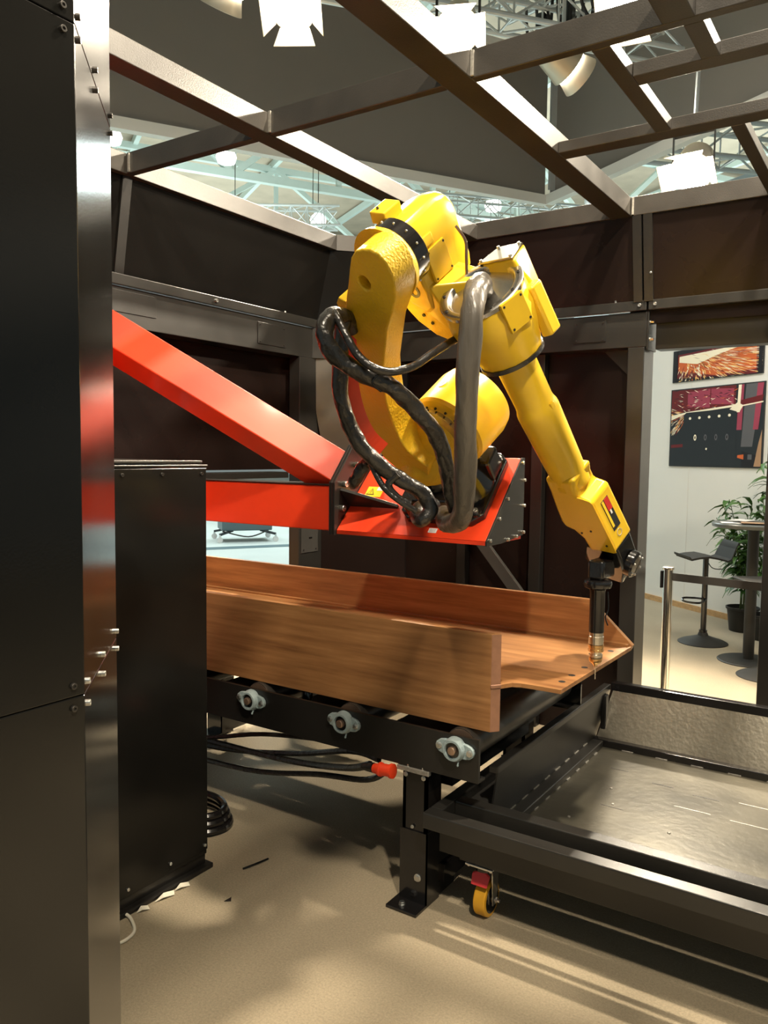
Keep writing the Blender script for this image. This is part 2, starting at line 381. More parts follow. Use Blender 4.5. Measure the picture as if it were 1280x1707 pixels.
# pendant hall lamps
for k, (p, lab) in enumerate((((-13.7, 13.9, 8.5), 'round pendant lamp glowing under the roof truss at upper left'), ((-15.0, 19.0, 8.5), 'round pendant lamp glowing just above the left wall top'),
                              ((-7.94, 22.3, 8.5), 'bell shaped pendant lamp above the dark back panel'), ((-10.0, 20.4, 8.5), 'small pendant lamp right of the robot elbow cover'), ((-15.0, 11.7, 8.5), 'pendant lamp at the edge of the tall black column'))):
    t = thing('pendant_lamp', p, lab, 'pendant lamp', 'hall pendant lamps')
    B().lathe(V(p), Z, [(-.22, .08), (-.18, .2), (-.05, .24), (.05, .2), (.12, .12)], 20).ob('bulb', M['lamp_soft'], t)
    B().lathe(V(p)+Z*.12, Z, [(0, .12), (.1, .16), (.25, .14), (.32, .04)], 20).ob('housing', M['alu'], t)
    B().cyl(V(p)+Z*.4, V((p[0], p[1], 12.598)), .012, 6).ob('cord', M['gloss'], t)

# stage lamps
def stage_lamp(p, tgt, lab, on=True, doors=True, k=1.25):
    t = thing('stage_lamp', p, lab, 'stage lamp'); p = V(p); d = (V(tgt)-p).normalized(); x = d.cross(Z).normalized(); u = x.cross(d)
    B().lathe(p-d*.22, d, [(a_, b_*k) for a_, b_ in [(0, .07), (.04, .12), (.22, .14), (.30, .15)]], 28).ob('housing', M['lamp_body'], t)
    B().lathe(p+d*.085, d, [(a_, b_*k) for a_, b_ in [(0, .135), (.012, .13)]], 28).ob('lens', M['lamp_on'] if on else M['lamp_body'], t)
    if not doors: B().lathe(p+d*.07, d, [(0, .14), (.16, .19), (.163, .186), (.01, .135)], 28).ob('flared_hood', M['lamp_body'], t)
    for s, a, b2 in () if not doors else ((1, x, u), (-1, x, u), (1, u, x), (-1, u, x)):
        e = a*s; q0 = p+d*.09+e*.15; q1 = q0+(d*.8+e*.6)*.15
        B().loft([q0-b2*.12, q0+b2*.12, q0+b2*.12+e*.004, q0-b2*.12+e*.004], [q1-b2*.17, q1+b2*.17, q1+b2*.17+e*.004, q1-b2*.17+e*.004]).ob('barn_door', M['lamp_body'], t, smooth=0)
    b = B(); b.bar(p-x*.18, p-x*.18-u*0+Z*.3, .03, .01); b.bar(p+x*.18, p+x*.18+Z*.3, .03, .01); b.bar(p-x*.18+Z*.3, p+x*.18+Z*.3, .03, .01, d); b.ob('yoke', M['darkbolt'], t)
    B().cyl(p+Z*.3, V((p.x, p.y+.25, 6.6)) if p.y > 7.5 else p+Z*(6.1-p.z+.2), .02, 8).ob('hanger', M['alu'], t)
labs = ['brightest stage lamp hanging above the roof frame junction', 'stage lamp glaring at the upper edge above the right roof beam', 'stage lamp with wide doors seen through the right roof opening', 'stage lamp with white doors on the banner at upper left']
for (p, tg, e, vis), lab in zip(LAMPS[:4], labs): stage_lamp(p, tg, lab)
stage_lamp((-4.98, 5.08, 5.55), (-6.5, 5.5, 3.4), 'leftmost stage lamp, seen from the side with warm lit hood', True, False)
stage_lamp((-2.86, 7.2, 5.2), (-1.2, 9.8, 3.6), 'stage lamp facing away under the right roof beam', True, False)

# ================================================================== ENCLOSURE
enc = thing('machine_enclosure', (-2, 4, 0), 'black steel enclosure with open tube roof around the robot', 'enclosure')
ZT = 2.835
def ebox(name, a, b, m='beam', bevel=.003, lab=None): 
    o = B().box(a, b).ob(name, M[m], enc, bevel=bevel, smooth=0)
    if lab: o['label'] = lab
    return o
# roof tubes
ebox('roof_beam', (-1.385, -.6, ZT), (-1.277, 4.2, ZT+.092))
ebox('roof_beam', (-2.243, -.2, ZT), (-2.155, 4.2, ZT+.08))
ebox('roof_beam', (-3.1, 1.2, ZT), (-2.998, 3.98, ZT+.09))
for a, b in ((-2.998, -2.243), (-2.155, -1.385), (-1.277, .7)): ebox('cross_beam', (a, 2.42, ZT), (b, 2.458, ZT+.092))
for a, b in ((-2.78, -2.175), (-2.172, -1.27), (-1.267, .7)): ebox('rear_roof_beam', (a, 4.2, ZT), (b, 4.28, ZT+.095))
B().loft([V(p) for p in ((-3.1, 3.98, ZT), (-2.998, 3.98, ZT), (-2.78, 4.2, ZT), (-2.78, 4.28, ZT))], [V(p) for p in ((-3.1, 3.98, ZT+.092), (-2.998, 3.98, ZT+.092), (-2.78, 4.2, ZT+.092), (-2.78, 4.28, ZT+.092))]).ob('corner_beam', M['beam'], enc, smooth=0)
ebox('roof_beam', (-.665, -.6, ZT), (-.575, 2.42, ZT+.092)); ebox('roof_beam', (-.19, -.6, ZT), (-.10, 2.42, ZT+.092)); ebox('cross_beam', (-2.155, .45, ZT), (-1.385, .50, ZT+.092)); ebox('cross_beam', (-1.277, .45, ZT), (-.665, .50, ZT+.092))
# smaller grid at the right
ebox('grid_bar', (-1.277, 3.19, ZT), (.7, 3.275, ZT+.045)); ebox('grid_bar', (-.828, 2.69, ZT), (.7, 2.765, ZT+.045))
ebox('grid_bar', (-.886, 2.458, ZT), (-.828, 3.19, ZT+.045)); ebox('grid_bar', (-.615, 2.458, ZT), (-.56, 2.69, ZT+.045)); ebox('grid_bar', (-.635, 3.275, ZT), (-.585, 4.2, ZT+.045))
# joint plates with seams
for x in (-2.155, -1.277): ebox('joint_plate', (x, 2.412, ZT+.004), (x+.012, 2.42, ZT+.085), 'weld', .001)
ebox('joint_plate', (-2.985, 2.412, ZT+.004), (-2.973, 2.42, ZT+.085), 'weld', .001)
ebox('joint_plate', (-2.178, 4.192, ZT+.004), (-2.17, 4.2, ZT+.09), 'weld', .001); ebox('joint_plate', (-1.272, 4.192, ZT+.004), (-1.262, 4.2, ZT+.09), 'weld', .001)
# sloped upper panels
def quad(name, pts, n, th=.008, m='blackpanel'):
    pts = [V(p) for p in pts]; n = V(n).normalized()*th
    return B().loft(pts, [p+n for p in pts]).ob(name, M[m], enc, smooth=0)
quad('upper_panel', [(-3.10, 1.2, 2.41), (-3.10, 3.92, 2.41), (-3.03, 3.96, ZT), (-3.03, 1.2, ZT)], (-1, 0, 0), m='matteblack')
quad('upper_panel', [(-3.10, 3.92, 2.41), (-2.76, 4.27, 2.41), (-2.76, 4.215, ZT), (-3.03, 3.96, ZT)], (-1, 1, 0), m='matteblack')
quad('upper_panel', [(-2.76, 4.29, 2.41), (-1.26, 4.29, 2.41), (-1.26, 4.215, ZT), (-2.76, 4.215, ZT)], (0, 1, 0))
quad('upper_panel', [(-1.19, 4.29, 2.41), (.7, 4.29, 2.41), (.7, 4.215, ZT), (-1.19, 4.215, ZT)], (0, 1, 0))
for x in (-1.27, -1.215): quad('upper_rib', [(x, 4.275, 2.41), (x+.045, 4.275, 2.41), (x+.045, 4.20, ZT), (x, 4.20, ZT)], (0, 1, 0), .03, 'black')
quad('upper_rib', [(-3.09, 2.42, 2.41), (-3.09, 2.47, 2.41), (-3.02, 2.47, ZT), (-3.02, 2.42, ZT)], (-1, 0, 0), .02, 'black')
# rails above the channels
ebox('rail', (-3.115, 1.2, 2.362), (-3.08, 3.915, 2.412), 'darkpaint'); 
ebox('rail', (-2.75, 4.28, 2.366), (-1.205, 4.315, 2.418), 'darkpaint'); ebox('rail', (-1.195, 4.28, 2.366), (.7, 4.315, 2.418), 'darkpaint')
B().loft([V((-3.115, 3.915, 2.364)), V((-3.08, 3.915, 2.364)), V((-2.75, 4.28, 2.364)), V((-2.75, 4.315, 2.364))], [V((-3.115, 3.915, 2.415)), V((-3.08, 3.915, 2.415)), V((-2.75, 4.28, 2.415)), V((-2.75, 4.315, 2.415))]).ob('rail', M['darkpaint'], enc, smooth=0)
# channels
ebox('channel', (-3.22, 1.2, 2.176), (-3.093, 3.868, 2.358), 'darkpaint')
ebox('channel', (-2.75, 4.30, 2.18), (-1.205, 4.42, 2.362), 'darkpaint')
ebox('door_header', (-1.17, 4.35, 2.168), (.7, 4.45, 2.362), 'black')
ebox('header_end_plate', (-1.205, 4.30, 2.165), (-1.193, 4.45, 2.362), 'darkpaint')
for z in (2.22, 2.31): bolt(enc, (-1.193, 4.325, z), X, .008, .02)
B().loft([V((-3.22, 3.868, 2.18)), V((-3.093, 3.868, 2.18)), V((-2.75, 4.30, 2.18)), V((-2.75, 4.42, 2.18))], [V((-3.22, 3.868, 2.36)), V((-3.093, 3.868, 2.36)), V((-2.75, 4.30, 2.36)), V((-2.75, 4.42, 2.36))]).ob('channel', M['darkpaint'], enc, smooth=0)
# access plates
ebox('cover_plate', (-1.60, 4.296, 2.22), (-1.42, 4.30, 2.335), 'darkpaint', .001)
for x in (-1.585, -1.435):
    for z in (2.232, 2.322): bolt(enc, (x, 4.296, z), -Y, .004, .004, 'darkbolt', style='cap')
ebox('cover_plate', (-3.093, 3.38, 2.21), (-3.089, 3.62, 2.33), 'darkpaint', .001); ebox('cover_plate', (-3.093, 2.38, 2.24), (-3.089, 2.66, 2.34), 'darkpaint', .001)
for y in (3.40, 3.60):
    for z in (2.222, 2.318): bolt(enc, (-3.089, y, z), X, .004, .004, 'darkbolt', style='cap')
bolt(enc, (-3.08, 3.05, 2.388), X, .010, .008, 'zinc', style='cap'); bolt(enc, (-3.098, 2.44, 2.412), Z, .006, .012); bolt(enc, (-3.098, 3.62, 2.412), Z, .006, .012)
bolt(enc, (-1.24, 4.28, 2.393), -Y, .009, .008, style='cap'); bolt(enc, (-1.16, 4.28, 2.393), -Y, .009, .008, style='cap'); bolt(enc, (-1.37, 4.29, 2.418), Z, .006, .012)
bolt(enc, (-1.18, 4.25, 2.55), -Y, .005, .006)
# recessed lower panels
ebox('wall_panel', (-3.215, 1.2, 1.50), (-3.205, 3.95, 2.176), 'blackpanel')
ebox('opening_header', (-3.20, 1.2, 1.455), (-3.05, 3.60, 1.49), 'darkpaint')
ebox('post', (-3.17, 3.745, 0), (-3.09, 3.965, 2.176), 'darkpaint', .003)
ebox('cover_plate', (-3.09, 3.765, .99), (-3.086, 3.925, 1.19), 'grey_plate', .001)
for y in (3.785, 3.905): bolt(enc, (-3.086, y, 1.01), X, .005, .005, 'darkbolt', style='cap')
ebox('slot_latch', (-3.086, 3.835, 1.075), (-3.083, 3.865, 1.085), 'gloss', .001)
B().loft([V((-3.20, 3.96, 0)), V((-3.19, 3.95, 0)), V((-2.74, 4.40, 0)), V((-2.75, 4.41, 0))], [V((-3.20, 3.96, 2.18)), V((-3.19, 3.95, 2.18)), V((-2.74, 4.40, 2.18)), V((-2.75, 4.41, 2.18))]).ob('wall_panel', M['blackpanel'], enc, smooth=0)
xs = [-2.75, -2.28, -1.79, -1.30]
for i in range(3): ebox('wall_panel', (xs[i]+.002, 4.42, 0), (xs[i+1]-.002, 4.43, 2.30), 'blackpanel', .002)
ebox('post', (-1.86, 4.36, 0), (-1.79, 4.42, 2.18), 'black'); ebox('post', (-2.34, 4.36, 0), (-2.28, 4.42, 2.18), 'black')
ebox('door_post', (-1.30, 4.30, 0), (-1.213, 4.48, 2.18), 'darkpaint', .004)
ebox('door_post', (-.60, 4.30, 0), (-.50, 4.48, 2.168), 'black', .004)
B().loft([V((-1.30, 4.40, 2.18)), V((-1.30, 4.40, 2.02)), V((-1.46, 4.40, 2.18))], [V((-1.30, 4.41, 2.18)), V((-1.30, 4.41, 2.02)), V((-1.46, 4.41, 2.18))]).ob('gusset', M['black'], enc, smooth=0)
ebox('light_gap_backing', (-2.78, 4.432, 0), (-1.22, 4.44, 2.36), 'blackpanel', 0)  # added sheets behind the panels, stop light showing through the joints
ebox('light_gap_backing', (-1.30, 4.32, 2.30), (.7, 4.35, 2.90), 'blackpanel', 0)
# slanting corner brace
B().loft([V(p) for p in ((-3.13, 3.86, 2.18), (-2.90, 4.08, 2.30), (-2.90, 4.10, 1.45), (-3.04, 3.96, 1.45))], [V(p)+V((-.012, .012, 0)) for p in ((-3.13, 3.86, 2.18), (-2.90, 4.08, 2.30), (-2.90, 4.10, 1.45), (-3.04, 3.96, 1.45))]).ob('corner_brace', M['grey_plate'], enc, smooth=0)
B().bar((-2.45, 4.33, 1.42), (-1.80, 4.33, .67), .03, .07).ob('diagonal_brace', M['grey_plate'], enc, smooth=0, bevel=.003)

# ================================================================== FRONT COLUMN
C0 = V((-.933, .673, 0)); C1 = V((-1.175, .915, 0))
colm = thing('enclosure_column', (-1.2, .4, 0), 'tall black sheet metal column filling the left edge, with bolted seams', 'column')
for nm, z0, z1 in (('lower_panel', 0, 1.2658), ('middle_panel', 1.2672, 2.1492), ('upper_panel', 2.1506, 3.2)):
    pts = [V((-.933, -.35, 0)), C0, C1, V((-1.5, .915, 0)), V((-1.5, -.35, 0))]
    B().loft([p+Z*z0 for p in pts], [p+Z*z1 for p in pts]).ob(nm, M['column'], colm, bevel=.0015, smooth=0)
cn = V((1, 1, 0)).normalized()
for z, hs in ((1.2665, .0155), (2.15, .0145)):
    for sgn in (1, -1):
        bolt(colm, (-.933, .655, z+sgn*hs), X, .0045, .004, 'darkbolt', style='cap')
        bolt(colm, (-.933, .45, z+sgn*hs), X, .0045, .004, 'darkbolt', style='cap')
        for s in (.012, .16, .325):
            bolt(colm, C0+V((-.7071, .7071, 0))*s+Z*(z+sgn*hs), cn, .0045, .006, 'darkbolt' if z > 2 else 'zinc', style='cap')

# ================================================================== CONTROL CABINET
cab = thing('control_cabinet', (-2.5, 1.7, 0), 'black sheet metal cabinet behind the front column', 'cabinet')
B().box((-2.75, 1.15, .06), (-2.195, 2.115, 1.54)).ob('body', M['column'], cab, bevel=.003, smooth=0)
B().box((-2.195, 1.15, .08), (-2.191, 2.115, 1.54)).ob('side_panel', M['column'], cab, bevel=.001, smooth=0)
B().box((-2.76, 1.14, 1.545), (-2.186, 2.12, 1.553)).ob('top_plate', M['darkpaint'], cab, bevel=.002, smooth=0)
B().box((-2.76, 1.14, 1.558), (-2.20, 2.105, 1.568)).ob('top_plate', M['darkpaint'], cab, bevel=.002, smooth=0)
B().box((-2.77, 1.6, 0), (-2.18, 2.135, .02)).ob('foot_frame', M['black'], cab, bevel=.004, smooth=0)
B().box((-2.75, 1.15, 0), (-2.205, 2.115, .06)).ob('plinth', M['black'], cab, smooth=0)
for y in (1.735, 1.905, 2.09): bolt(cab, (-2.191, y, 1.52), X, .006, .006, 'darkbolt', style='cap')
for y, z in ((1.74, .09), (1.93, .10), (2.10, .10)): bolt(cab, (-2.191, y, z), X, .006, .006, 'zinc', style='cap')
tag(B().tube([(-2.18, 1.60, .006), (-2.10, 1.585, .006), (-2.07, 1.62, .007), (-2.085, 1.68, .006), (-2.15, 1.72, .008), (-2.19, 1.725, .012)], .0055, 8).ob('white_cable', M['cable_white']), 'white cable loop lying at the foot of the cabinet', 'cable')
t = thing('torn_tape', (-2.17, 1.85, 0), 'crumpled white tape scraps on the carpet by the cabinet foot', 'tape')
for k, (y, l) in enumerate(((1.76, .05), (1.84, .09), (1.93, .07))):
    B().loft([V((-2.17, y, .002)), V((-2.158, y+l*.3, .010)), V((-2.150, y+l*.8, .003)), V((-2.172, y+l, .004)), V((-2.178, y+l*.5, .012))], [V((-2.17, y, .004)), V((-2.158, y+l*.3, .012)), V((-2.150, y+l*.8, .005)), V((-2.172, y+l, .006)), V((-2.178, y+l*.5, .014))]).ob('scrap', M['cable_white'], t, smooth=0)
tag(B().tube([(-2.073, 2.185, .004), (-2.055, 2.24, .006), (-2.045, 2.298, .004)], .004, 8).ob('cut_strap', M['gloss']), 'short black cut strap lying on the carpet', 'strap')
tag(B().loft([V((-1.975, 1.985, .001)), V((-1.955, 2.0, .001)), V((-1.965, 2.012, .006))], [V((-1.975, 1.985, .003)), V((-1.955, 2.0, .003)), V((-1.965, 2.012, .009))]).ob('debris_chip', M['gloss'], smooth=0), 'tiny dark chip on the carpet', 'debris')
t = thing('hose_coil', (-2.55, 2.36, 0), 'coiled black hose on the carpet behind the cabinet', 'hose coil')
for k in range(3):
    n = 40
    B().tube([(-2.55+(.20-.012*k)*math.cos(2*math.pi*i/n), 2.36+(.13-.01*k)*math.sin(2*math.pi*i/n), .02+.028*k) for i in range(n+1)], .016, 8, sub=1).ob('coil_turn', M['gloss'], t)

# ================================================================== ROLLER CONVEYOR
cv = thing('roller_conveyor', (-2.3, 2.8, 0), 'black roller conveyor carrying the brown steel beam', 'conveyor')
B().box((-4.4, 2.34, .507), (-1.157, 2.352, .656)).box((-4.4, 2.352, .507), (-1.157, 2.39, .515)).ob('side_rail', M['black'], cv, smooth=0)
B().box((-4.4, 3.318, .507), (-1.157, 3.33, .656)).box((-4.4, 3.28, .507), (-1.157, 3.318, .515)).ob('side_rail', M['gloss'], cv, smooth=0)
for x in (-1.242, -1.707, -2.167, -2.63, -3.09, -3.55):
    r = B().lathe((x, 2.375, .612), Y, [(0, .02), (.001, .058), (.008, .0595), (.90, .0595), (.905, .058), (.906, .02)], 32).ob('roller', M['roller'], cv)
    B().lathe((x, 2.3735, .612), Y, [(0, .02), (0, .056), (.0012, .056), (.0012, .02)], 32, closed=True).ob('roller_end', M['copper'], r)
    if x > -2.3:
        br = B()
        prof = []
        for k in range(36):
            a = 2*math.pi*k/36; ca, sa = math.cos(a), math.sin(a)
            rr = max(.041, .073*abs(ca)**2.6) if abs(ca) > .55 else .042
            prof.append((rr*ca, rr*sa))
        rot = math.radians(-3)
        prof = [(a*math.cos(rot)-b*math.sin(rot), a*math.sin(rot)+b*math.cos(rot)) for a, b in prof]
        br.prism(prof, (x, 2.34, .612), X, Z, -Y, 0, .014)
        bb = br.ob('flange_bearing', M['cast'], cv, bevel=.002)
        B().lathe((x, 2.326, .612), -Y, [(0, .041), (.010, .039), (.018, .035), (.018, .028), (.010, .027)], 28).ob('bearing_collar', M['cast'], bb)
        B().lathe((x, 2.318, .612), -Y, [(0, .026), (.003, .026), (.0035, .015)], 24).ob('bearing_seal', M['gloss'], bb)
        B().lathe((x, 2.33, .612), -Y, [(0, .0145), (.026, .0145), (.028, .012), (.028, .008), (.0285, .004)], 20).ob('shaft', M['copper'], bb)
        for s in (-1, 1): bolt(bb, (x+s*.058, 2.326, .612-s*.003), -Y, .009, .009)
        B().lathe((x+.016, 2.327, .572), (.3, -1, -.8), [(0, .003), (.012, .003), (.014, .0045), (.018, .002)], 10).ob('grease_nipple', M['cast'], bb)
for a, b in ((-1.63, -1.33), (-2.09, -1.80), (-2.55, -2.25), (-3.01, -2.71)):
    B().box((a, 2.42, .56), (b, 3.26, .566)).ob('drip_plate', M['grey_plate'], cv, smooth=0)
B().lathe((-1.975, 2.45, .566), Z, [(0, .022), (.085, .022), (.092, .018)], 20).ob('rubber_stop', M['gloss'], cv)
for x0 in (-1.463, -3.3):
    for y0 in (2.36, 3.2):
        lg = B().box((x0, y0, .03), (x0+.013, y0+.1, .507)).box((x0, y0, .03), (x0+.1, y0+.008, .507)).box((x0+.087, y0, .03), (x0+.1, y0+.1, .507)).ob('leg', M['gloss'], cv, smooth=0)
        B().box((x0-.006, y0-.006, .012), (x0+.106, y0-.001, .27)).box((x0+.101, y0-.006, .012), (x0+.106, y0+.2, .27)).ob('leg_sleeve', M['gloss'], lg, smooth=0)
        B().box((x0-.02, y0-.075, 0), (x0+.105, y0+.09, .012)).ob('foot_plate', M['gloss'], lg, bevel=.002, smooth=0)
        if y0 < 3 and x0 > -2:
            B().box((x0-.012, y0-.025, .488), (x0+.118, y0-.006, .505)).ob('top_bracket', M['weld'], lg, bevel=.002, smooth=0)
            for dx in (.012, .085): bolt(lg, (x0+dx, y0-.002, .468), -Y, .007, .006)
            bolt(lg, (x0+.070, y0-.006, .105), -Y, .011, .010); bolt(lg, (x0+.045, y0-.006, .285), -Y, .005, .006)
            bolt(lg, (x0+.030, y0-.045, .012), Z, .010, .012)
            for dx in (.03, .09): bolt(lg, (x0+dx, y0-.016, .505), Z, .005, .008)
B().box((-1.363, 2.46, .05), (-1.345, 3.2, .12)).box((-1.40, 2.50, .40), (-1.34, 3.19, .46)).ob('cross_tie', M['gloss'], cv, smooth=0)
t = thing('cable_plug', (-1.52, 2.33, .46), 'orange red industrial plug under the conveyor rail', 'plug')
B().lathe((-1.485, 2.33, .478), (-1, .02, -.10), [(0, .018), (.002, .026), (.012, .026), (.013, .021), (.05, .022), (.052, .025), (.06, .025), (.062, .020), (.085, .017)], 22).ob('plug_body', M['red'], t)
B().lathe((-1.575, 2.335, .469), (-1, .02, -.12), [(0, .018), (.03, .015), (.05, .011)], 16).ob('cable_gland', M['rubber'], t)
t = thing('power_cables', (-2.2, 2.6, .3), 'black power cables sagging below the conveyor', 'cables')
for k, P in enumerate(([(-1.60, 2.35, .47), (-1.75, 2.42, .40), (-2.1, 2.55, .30), (-2.5, 2.6, .26), (-3.2, 2.6, .25)], [(-1.62, 2.44, .455), (-1.8, 2.5, .43), (-2.2, 2.6, .30), (-2.7, 2.62, .22), (-3.3, 2.7, .2)],
                       [(-1.6, 2.5, .46), (-1.9, 2.55, .43), (-2.3, 2.55, .38), (-2.7, 2.5, .30), (-3.2, 2.5, .30)], [(-1.55, 2.4, .45), (-1.68, 2.45, .36), (-1.95, 2.5, .30), (-2.4, 2.55, .20), (-3.1, 2.6, .15)])):
    B().tube(P, (.014, .012, .010, .012)[k], 8).ob('cable', M['rubber'], t)

# ================================================================== STEEL BEAM (work piece)
hb = thing('steel_beam', (-2.4, 2.8, .672), 'large brown steel beam lying on the rollers', 'steel beam')
ff = B().prism([(-4.6, 2.39), (-1.143, 2.39), (-1.121, 2.417), (-4.6, 2.417)], (0, 0, 0), X, Y, Z, .672, 1.006).ob('front_flange', M['plate'], hb, bevel=.0015, smooth=0)
for za, zb in ((.674, .820), (.835, 1.004)): B().loft([V((-1.1425, 2.3905, za)), V((-1.1205, 2.4165, za)), V((-1.1195, 2.4160, za)), V((-1.1415, 2.3900, za))], [V((-1.1425, 2.3905, zb)), V((-1.1205, 2.4165, zb)), V((-1.1195, 2.4160, zb)), V((-1.1415, 2.3900, zb))]).ob('cut_end', M['platecut'], ff, smooth=0)
B().prism([(-4.6, .672), (-1.55, .672), (-1.50, .812), (-.925, .816), (-.917, .836), (-1.10, 1.006), (-4.6, 1.006)], (0, 3.23, 0), X, Z, Y, 0, .027).ob('rear_flange', M['plate'], hb, bevel=.0015, smooth=0)
web = [(-4.6, 2.4175), (-1.120, 2.4175), (-1.115, 2.43), (-1.098, 2.462), (-1.07, 2.474), (-1.03, 2.478), (-.932, 2.481), (-.919, 3.229), (-4.6, 3.229)]
wb = B().prism(web, (0, 0, .818), X, Y, Z, 0, .015).ob('web', M['plate'], hb, bevel=.001, smooth=0)
B().box((-4.6, 3.205, .833), (-.93, 3.2295, .842)).ob('weld_seam', M['plate'], wb, smooth=0)
B().bar((-1.143, 2.388, .828), (-1.118, 2.418, .828), .006, .013).ob('weld_seam', M['platecut'], wb, bevel=.002)
for x, y in ((-.965, 2.575), (-.965, 2.67), (-.965, 2.80), (-.965, 3.10)):
    B().lathe((x, y, .8332), Z, [(0, .012), (.0006, .012)], 20).ob('bolt_hole', M['label_black'], wb)

# ================================================================== SCRAP TRAY CART
tr = thing('scrap_tray_cart', (-.4, 3, 0), 'black welded scrap tray cart on casters at lower right', 'tray cart')
def tbox(name, a, b, m='darkpaint', bevel=.004, p=None): return B().box(a, b).ob(name, M[m], p or tr, bevel=bevel, smooth=0)
tbox('frame_tube', (-1.331, 2.272, .336), (.7, 2.328, .39)); tbox('frame_tube', (-1.285, 2.418, .336), (.7, 2.474, .39)); tbox('frame_tube', (-1.331, 2.3285, .336), (-1.285, 3.75, .39))
tbox('frame_tube', (.55, 2.3285, .336), (.6, 2.4175, .39)); 
tbox('skirt_plate', (-1.30, 2.34, .236), (.7, 2.346, .336), 'black', .001); tbox('skirt_plate', (-1.30, 2.3465, .236), (-1.294, 3.72, .336), 'black', .001); tbox('lower_tube', (-1.25, 2.39, .1985), (.7, 2.47, .236), 'black'); tbox('lower_tube', (-1.29, 3.70, .205), (.7, 3.74, .25), 'black')
tbox('side_shelf', (-1.284, 2.475, .352), (-1.186, 3.70, .356), 'grey_plate', .001)
tbox('tray_floor', (-1.16, 2.475, .262), (.65, 3.58, .270), 'traysheet', .001)
# leaning sides
def tq(name, pts, n, th, m): 
    pts = [V(p) for p in pts]; n = V(n).normalized()*th
    return B().loft(pts, [p+n for p in pts]).ob(name, M[m], tr, smooth=0)
tq('left_side_plate', [(-1.178, 2.476, .29), (-1.178, 3.60, .29), (-1.150, 3.72, .50), (-1.150, 2.476, .50)], (-1, 0, 0), .006, 'black')
tq('rear_side_plate', [(-1.175, 3.585, .275), (.7, 3.585, .275), (.7, 3.72, .492), (-1.14, 3.72, .492)], (0, 1, 0), .006, 'trayside')
tbox('ledge_bar', (-1.178, 2.476, .2705), (-1.126, 3.555, .300), 'darkpaint'); tbox('ledge_bar', (-1.178, 3.556, .2705), (.7, 3.598, .302), 'gloss')
tbox('rim_tube', (-1.185, 2.476, .495), (-1.150, 3.72, .522), 'darkpaint'); tbox('rim_tube', (-1.15, 3.722, .488), (.7, 3.765, .530), 'gloss')
tbox('corner_angle', (-1.165, 3.62, .30), (-1.14, 3.66, .49), 'black')
random.seed(3)
tf = [o for o in tr.children if o.name.startswith('tray_floor')][0]
for k in range(9):      # stitch welds along ledges
    y = 2.53+k*.112
    B().bar((-1.125, y, .272), (-1.125, y+.035, .272), .006, .005).ob('weld_bead', M['weld'], tf)
    x = -1.04+k*.15
    B().bar((x, 3.553, .272), (x+.05, 3.553, .272), .006, .005).ob('weld_bead', M['weld'], tf)
    B().bar((-1.175, y, .3015), (-1.175, y+.05, .3015), .004, .004).ob('weld_bead', M['weld'], tf)
for (x, y, l, m) in ((-1.02, 3.33, .075, 'label_black'), (-.83, 3.27, .085, 'label_black'), (-.665, 3.245, .1, 'label_black'), (-.70, 3.10, .13, 'weld'), (-.50, 3.09, .13, 'weld'), (-.50, 3.27, .12, 'weld'),
                     (-1.02, 2.60, .11, 'label_black'), (-.83, 2.58, .10, 'label_black'), (-.62, 2.545, .05, 'label_black'), (-.48, 2.57, .1, 'label_black'), (-.94, 2.95, .09, 'grey_plate')):
    B().box((x, y, .2700), (x+l, y+.005, .2708)).ob('floor_slit', M[m], tf, smooth=0)
for x, y in ((-.66, 2.86), (-.95, 3.12), (-.9, 2.98), (-1.0, 2.78)):
    B().lathe((x, y, .27), Z, [(0, .006), (.003, .005), (.004, .002)], 10).ob('spatter', M['weld'], tf)
def caster(x, y, full=True):
    p = B().box((x-.052, y-.045, .192), (x+.052, y+.045, .198)).ob('caster', M['zinc'], tr, bevel=.001, smooth=0)
    B().lathe((x, y, .175), Z, [(0, .035), (.017, .038)], 20).ob('swivel', M['gloss'], p)
    yc = y+.02
    for s in (-1, 1): B().prism([(-.022, .175), (.03, .175), (.016, .045), (-.014, .045)], (x+s*.031, yc, 0), Y, Z, X, -.002, .002).ob('fork', M['zinc'] if s > 0 else M['gloss'], p)
    B().lathe((x-.0225, yc, .0625), X, [(0, .050), (.001, .060), (.004, .0625), (.041, .0625), (.044, .060), (.045, .050)], 36).ob('tyre', M['caster_y'], p)
    B().lathe((x-.024, yc, .0625), X, [(0, .012), (0, .048), (.048, .048), (.048, .012)], 30, closed=True).ob('wheel_hub', M['gloss'], p)
    B().cyl((x-.038, yc, .0625), (x+.052, yc, .0625), .006, 10).ob('axle', M['zinc'], p)
    bolt(p, (x+.036, yc, .0625), X, .009, .008)
    for dx, dy in ((-.042, -.035), (.042, -.035)): bolt(p, (x+dx, y+dy, .192), -Z, .006, .006)
    pts = [(-.030, .128, -.062), (.030, .128, -.062), (.033, .158, -.046), (.012, .168, -.040), (.012, .186, -.032), (-.012, .186, -.032), (-.012, .168, -.040), (-.033, .158, -.046)]
    A = [V((x+a, yc+c, b)) for a, b, c in pts]
    B().loft(A, [q+V((0, .006, .004)) for q in A]).ob('brake_pedal', M['caster_r'], p, bevel=.001, smooth=0)
caster(-1.171, 2.43); caster(-1.171, 3.55); caster(.4, 2.43)

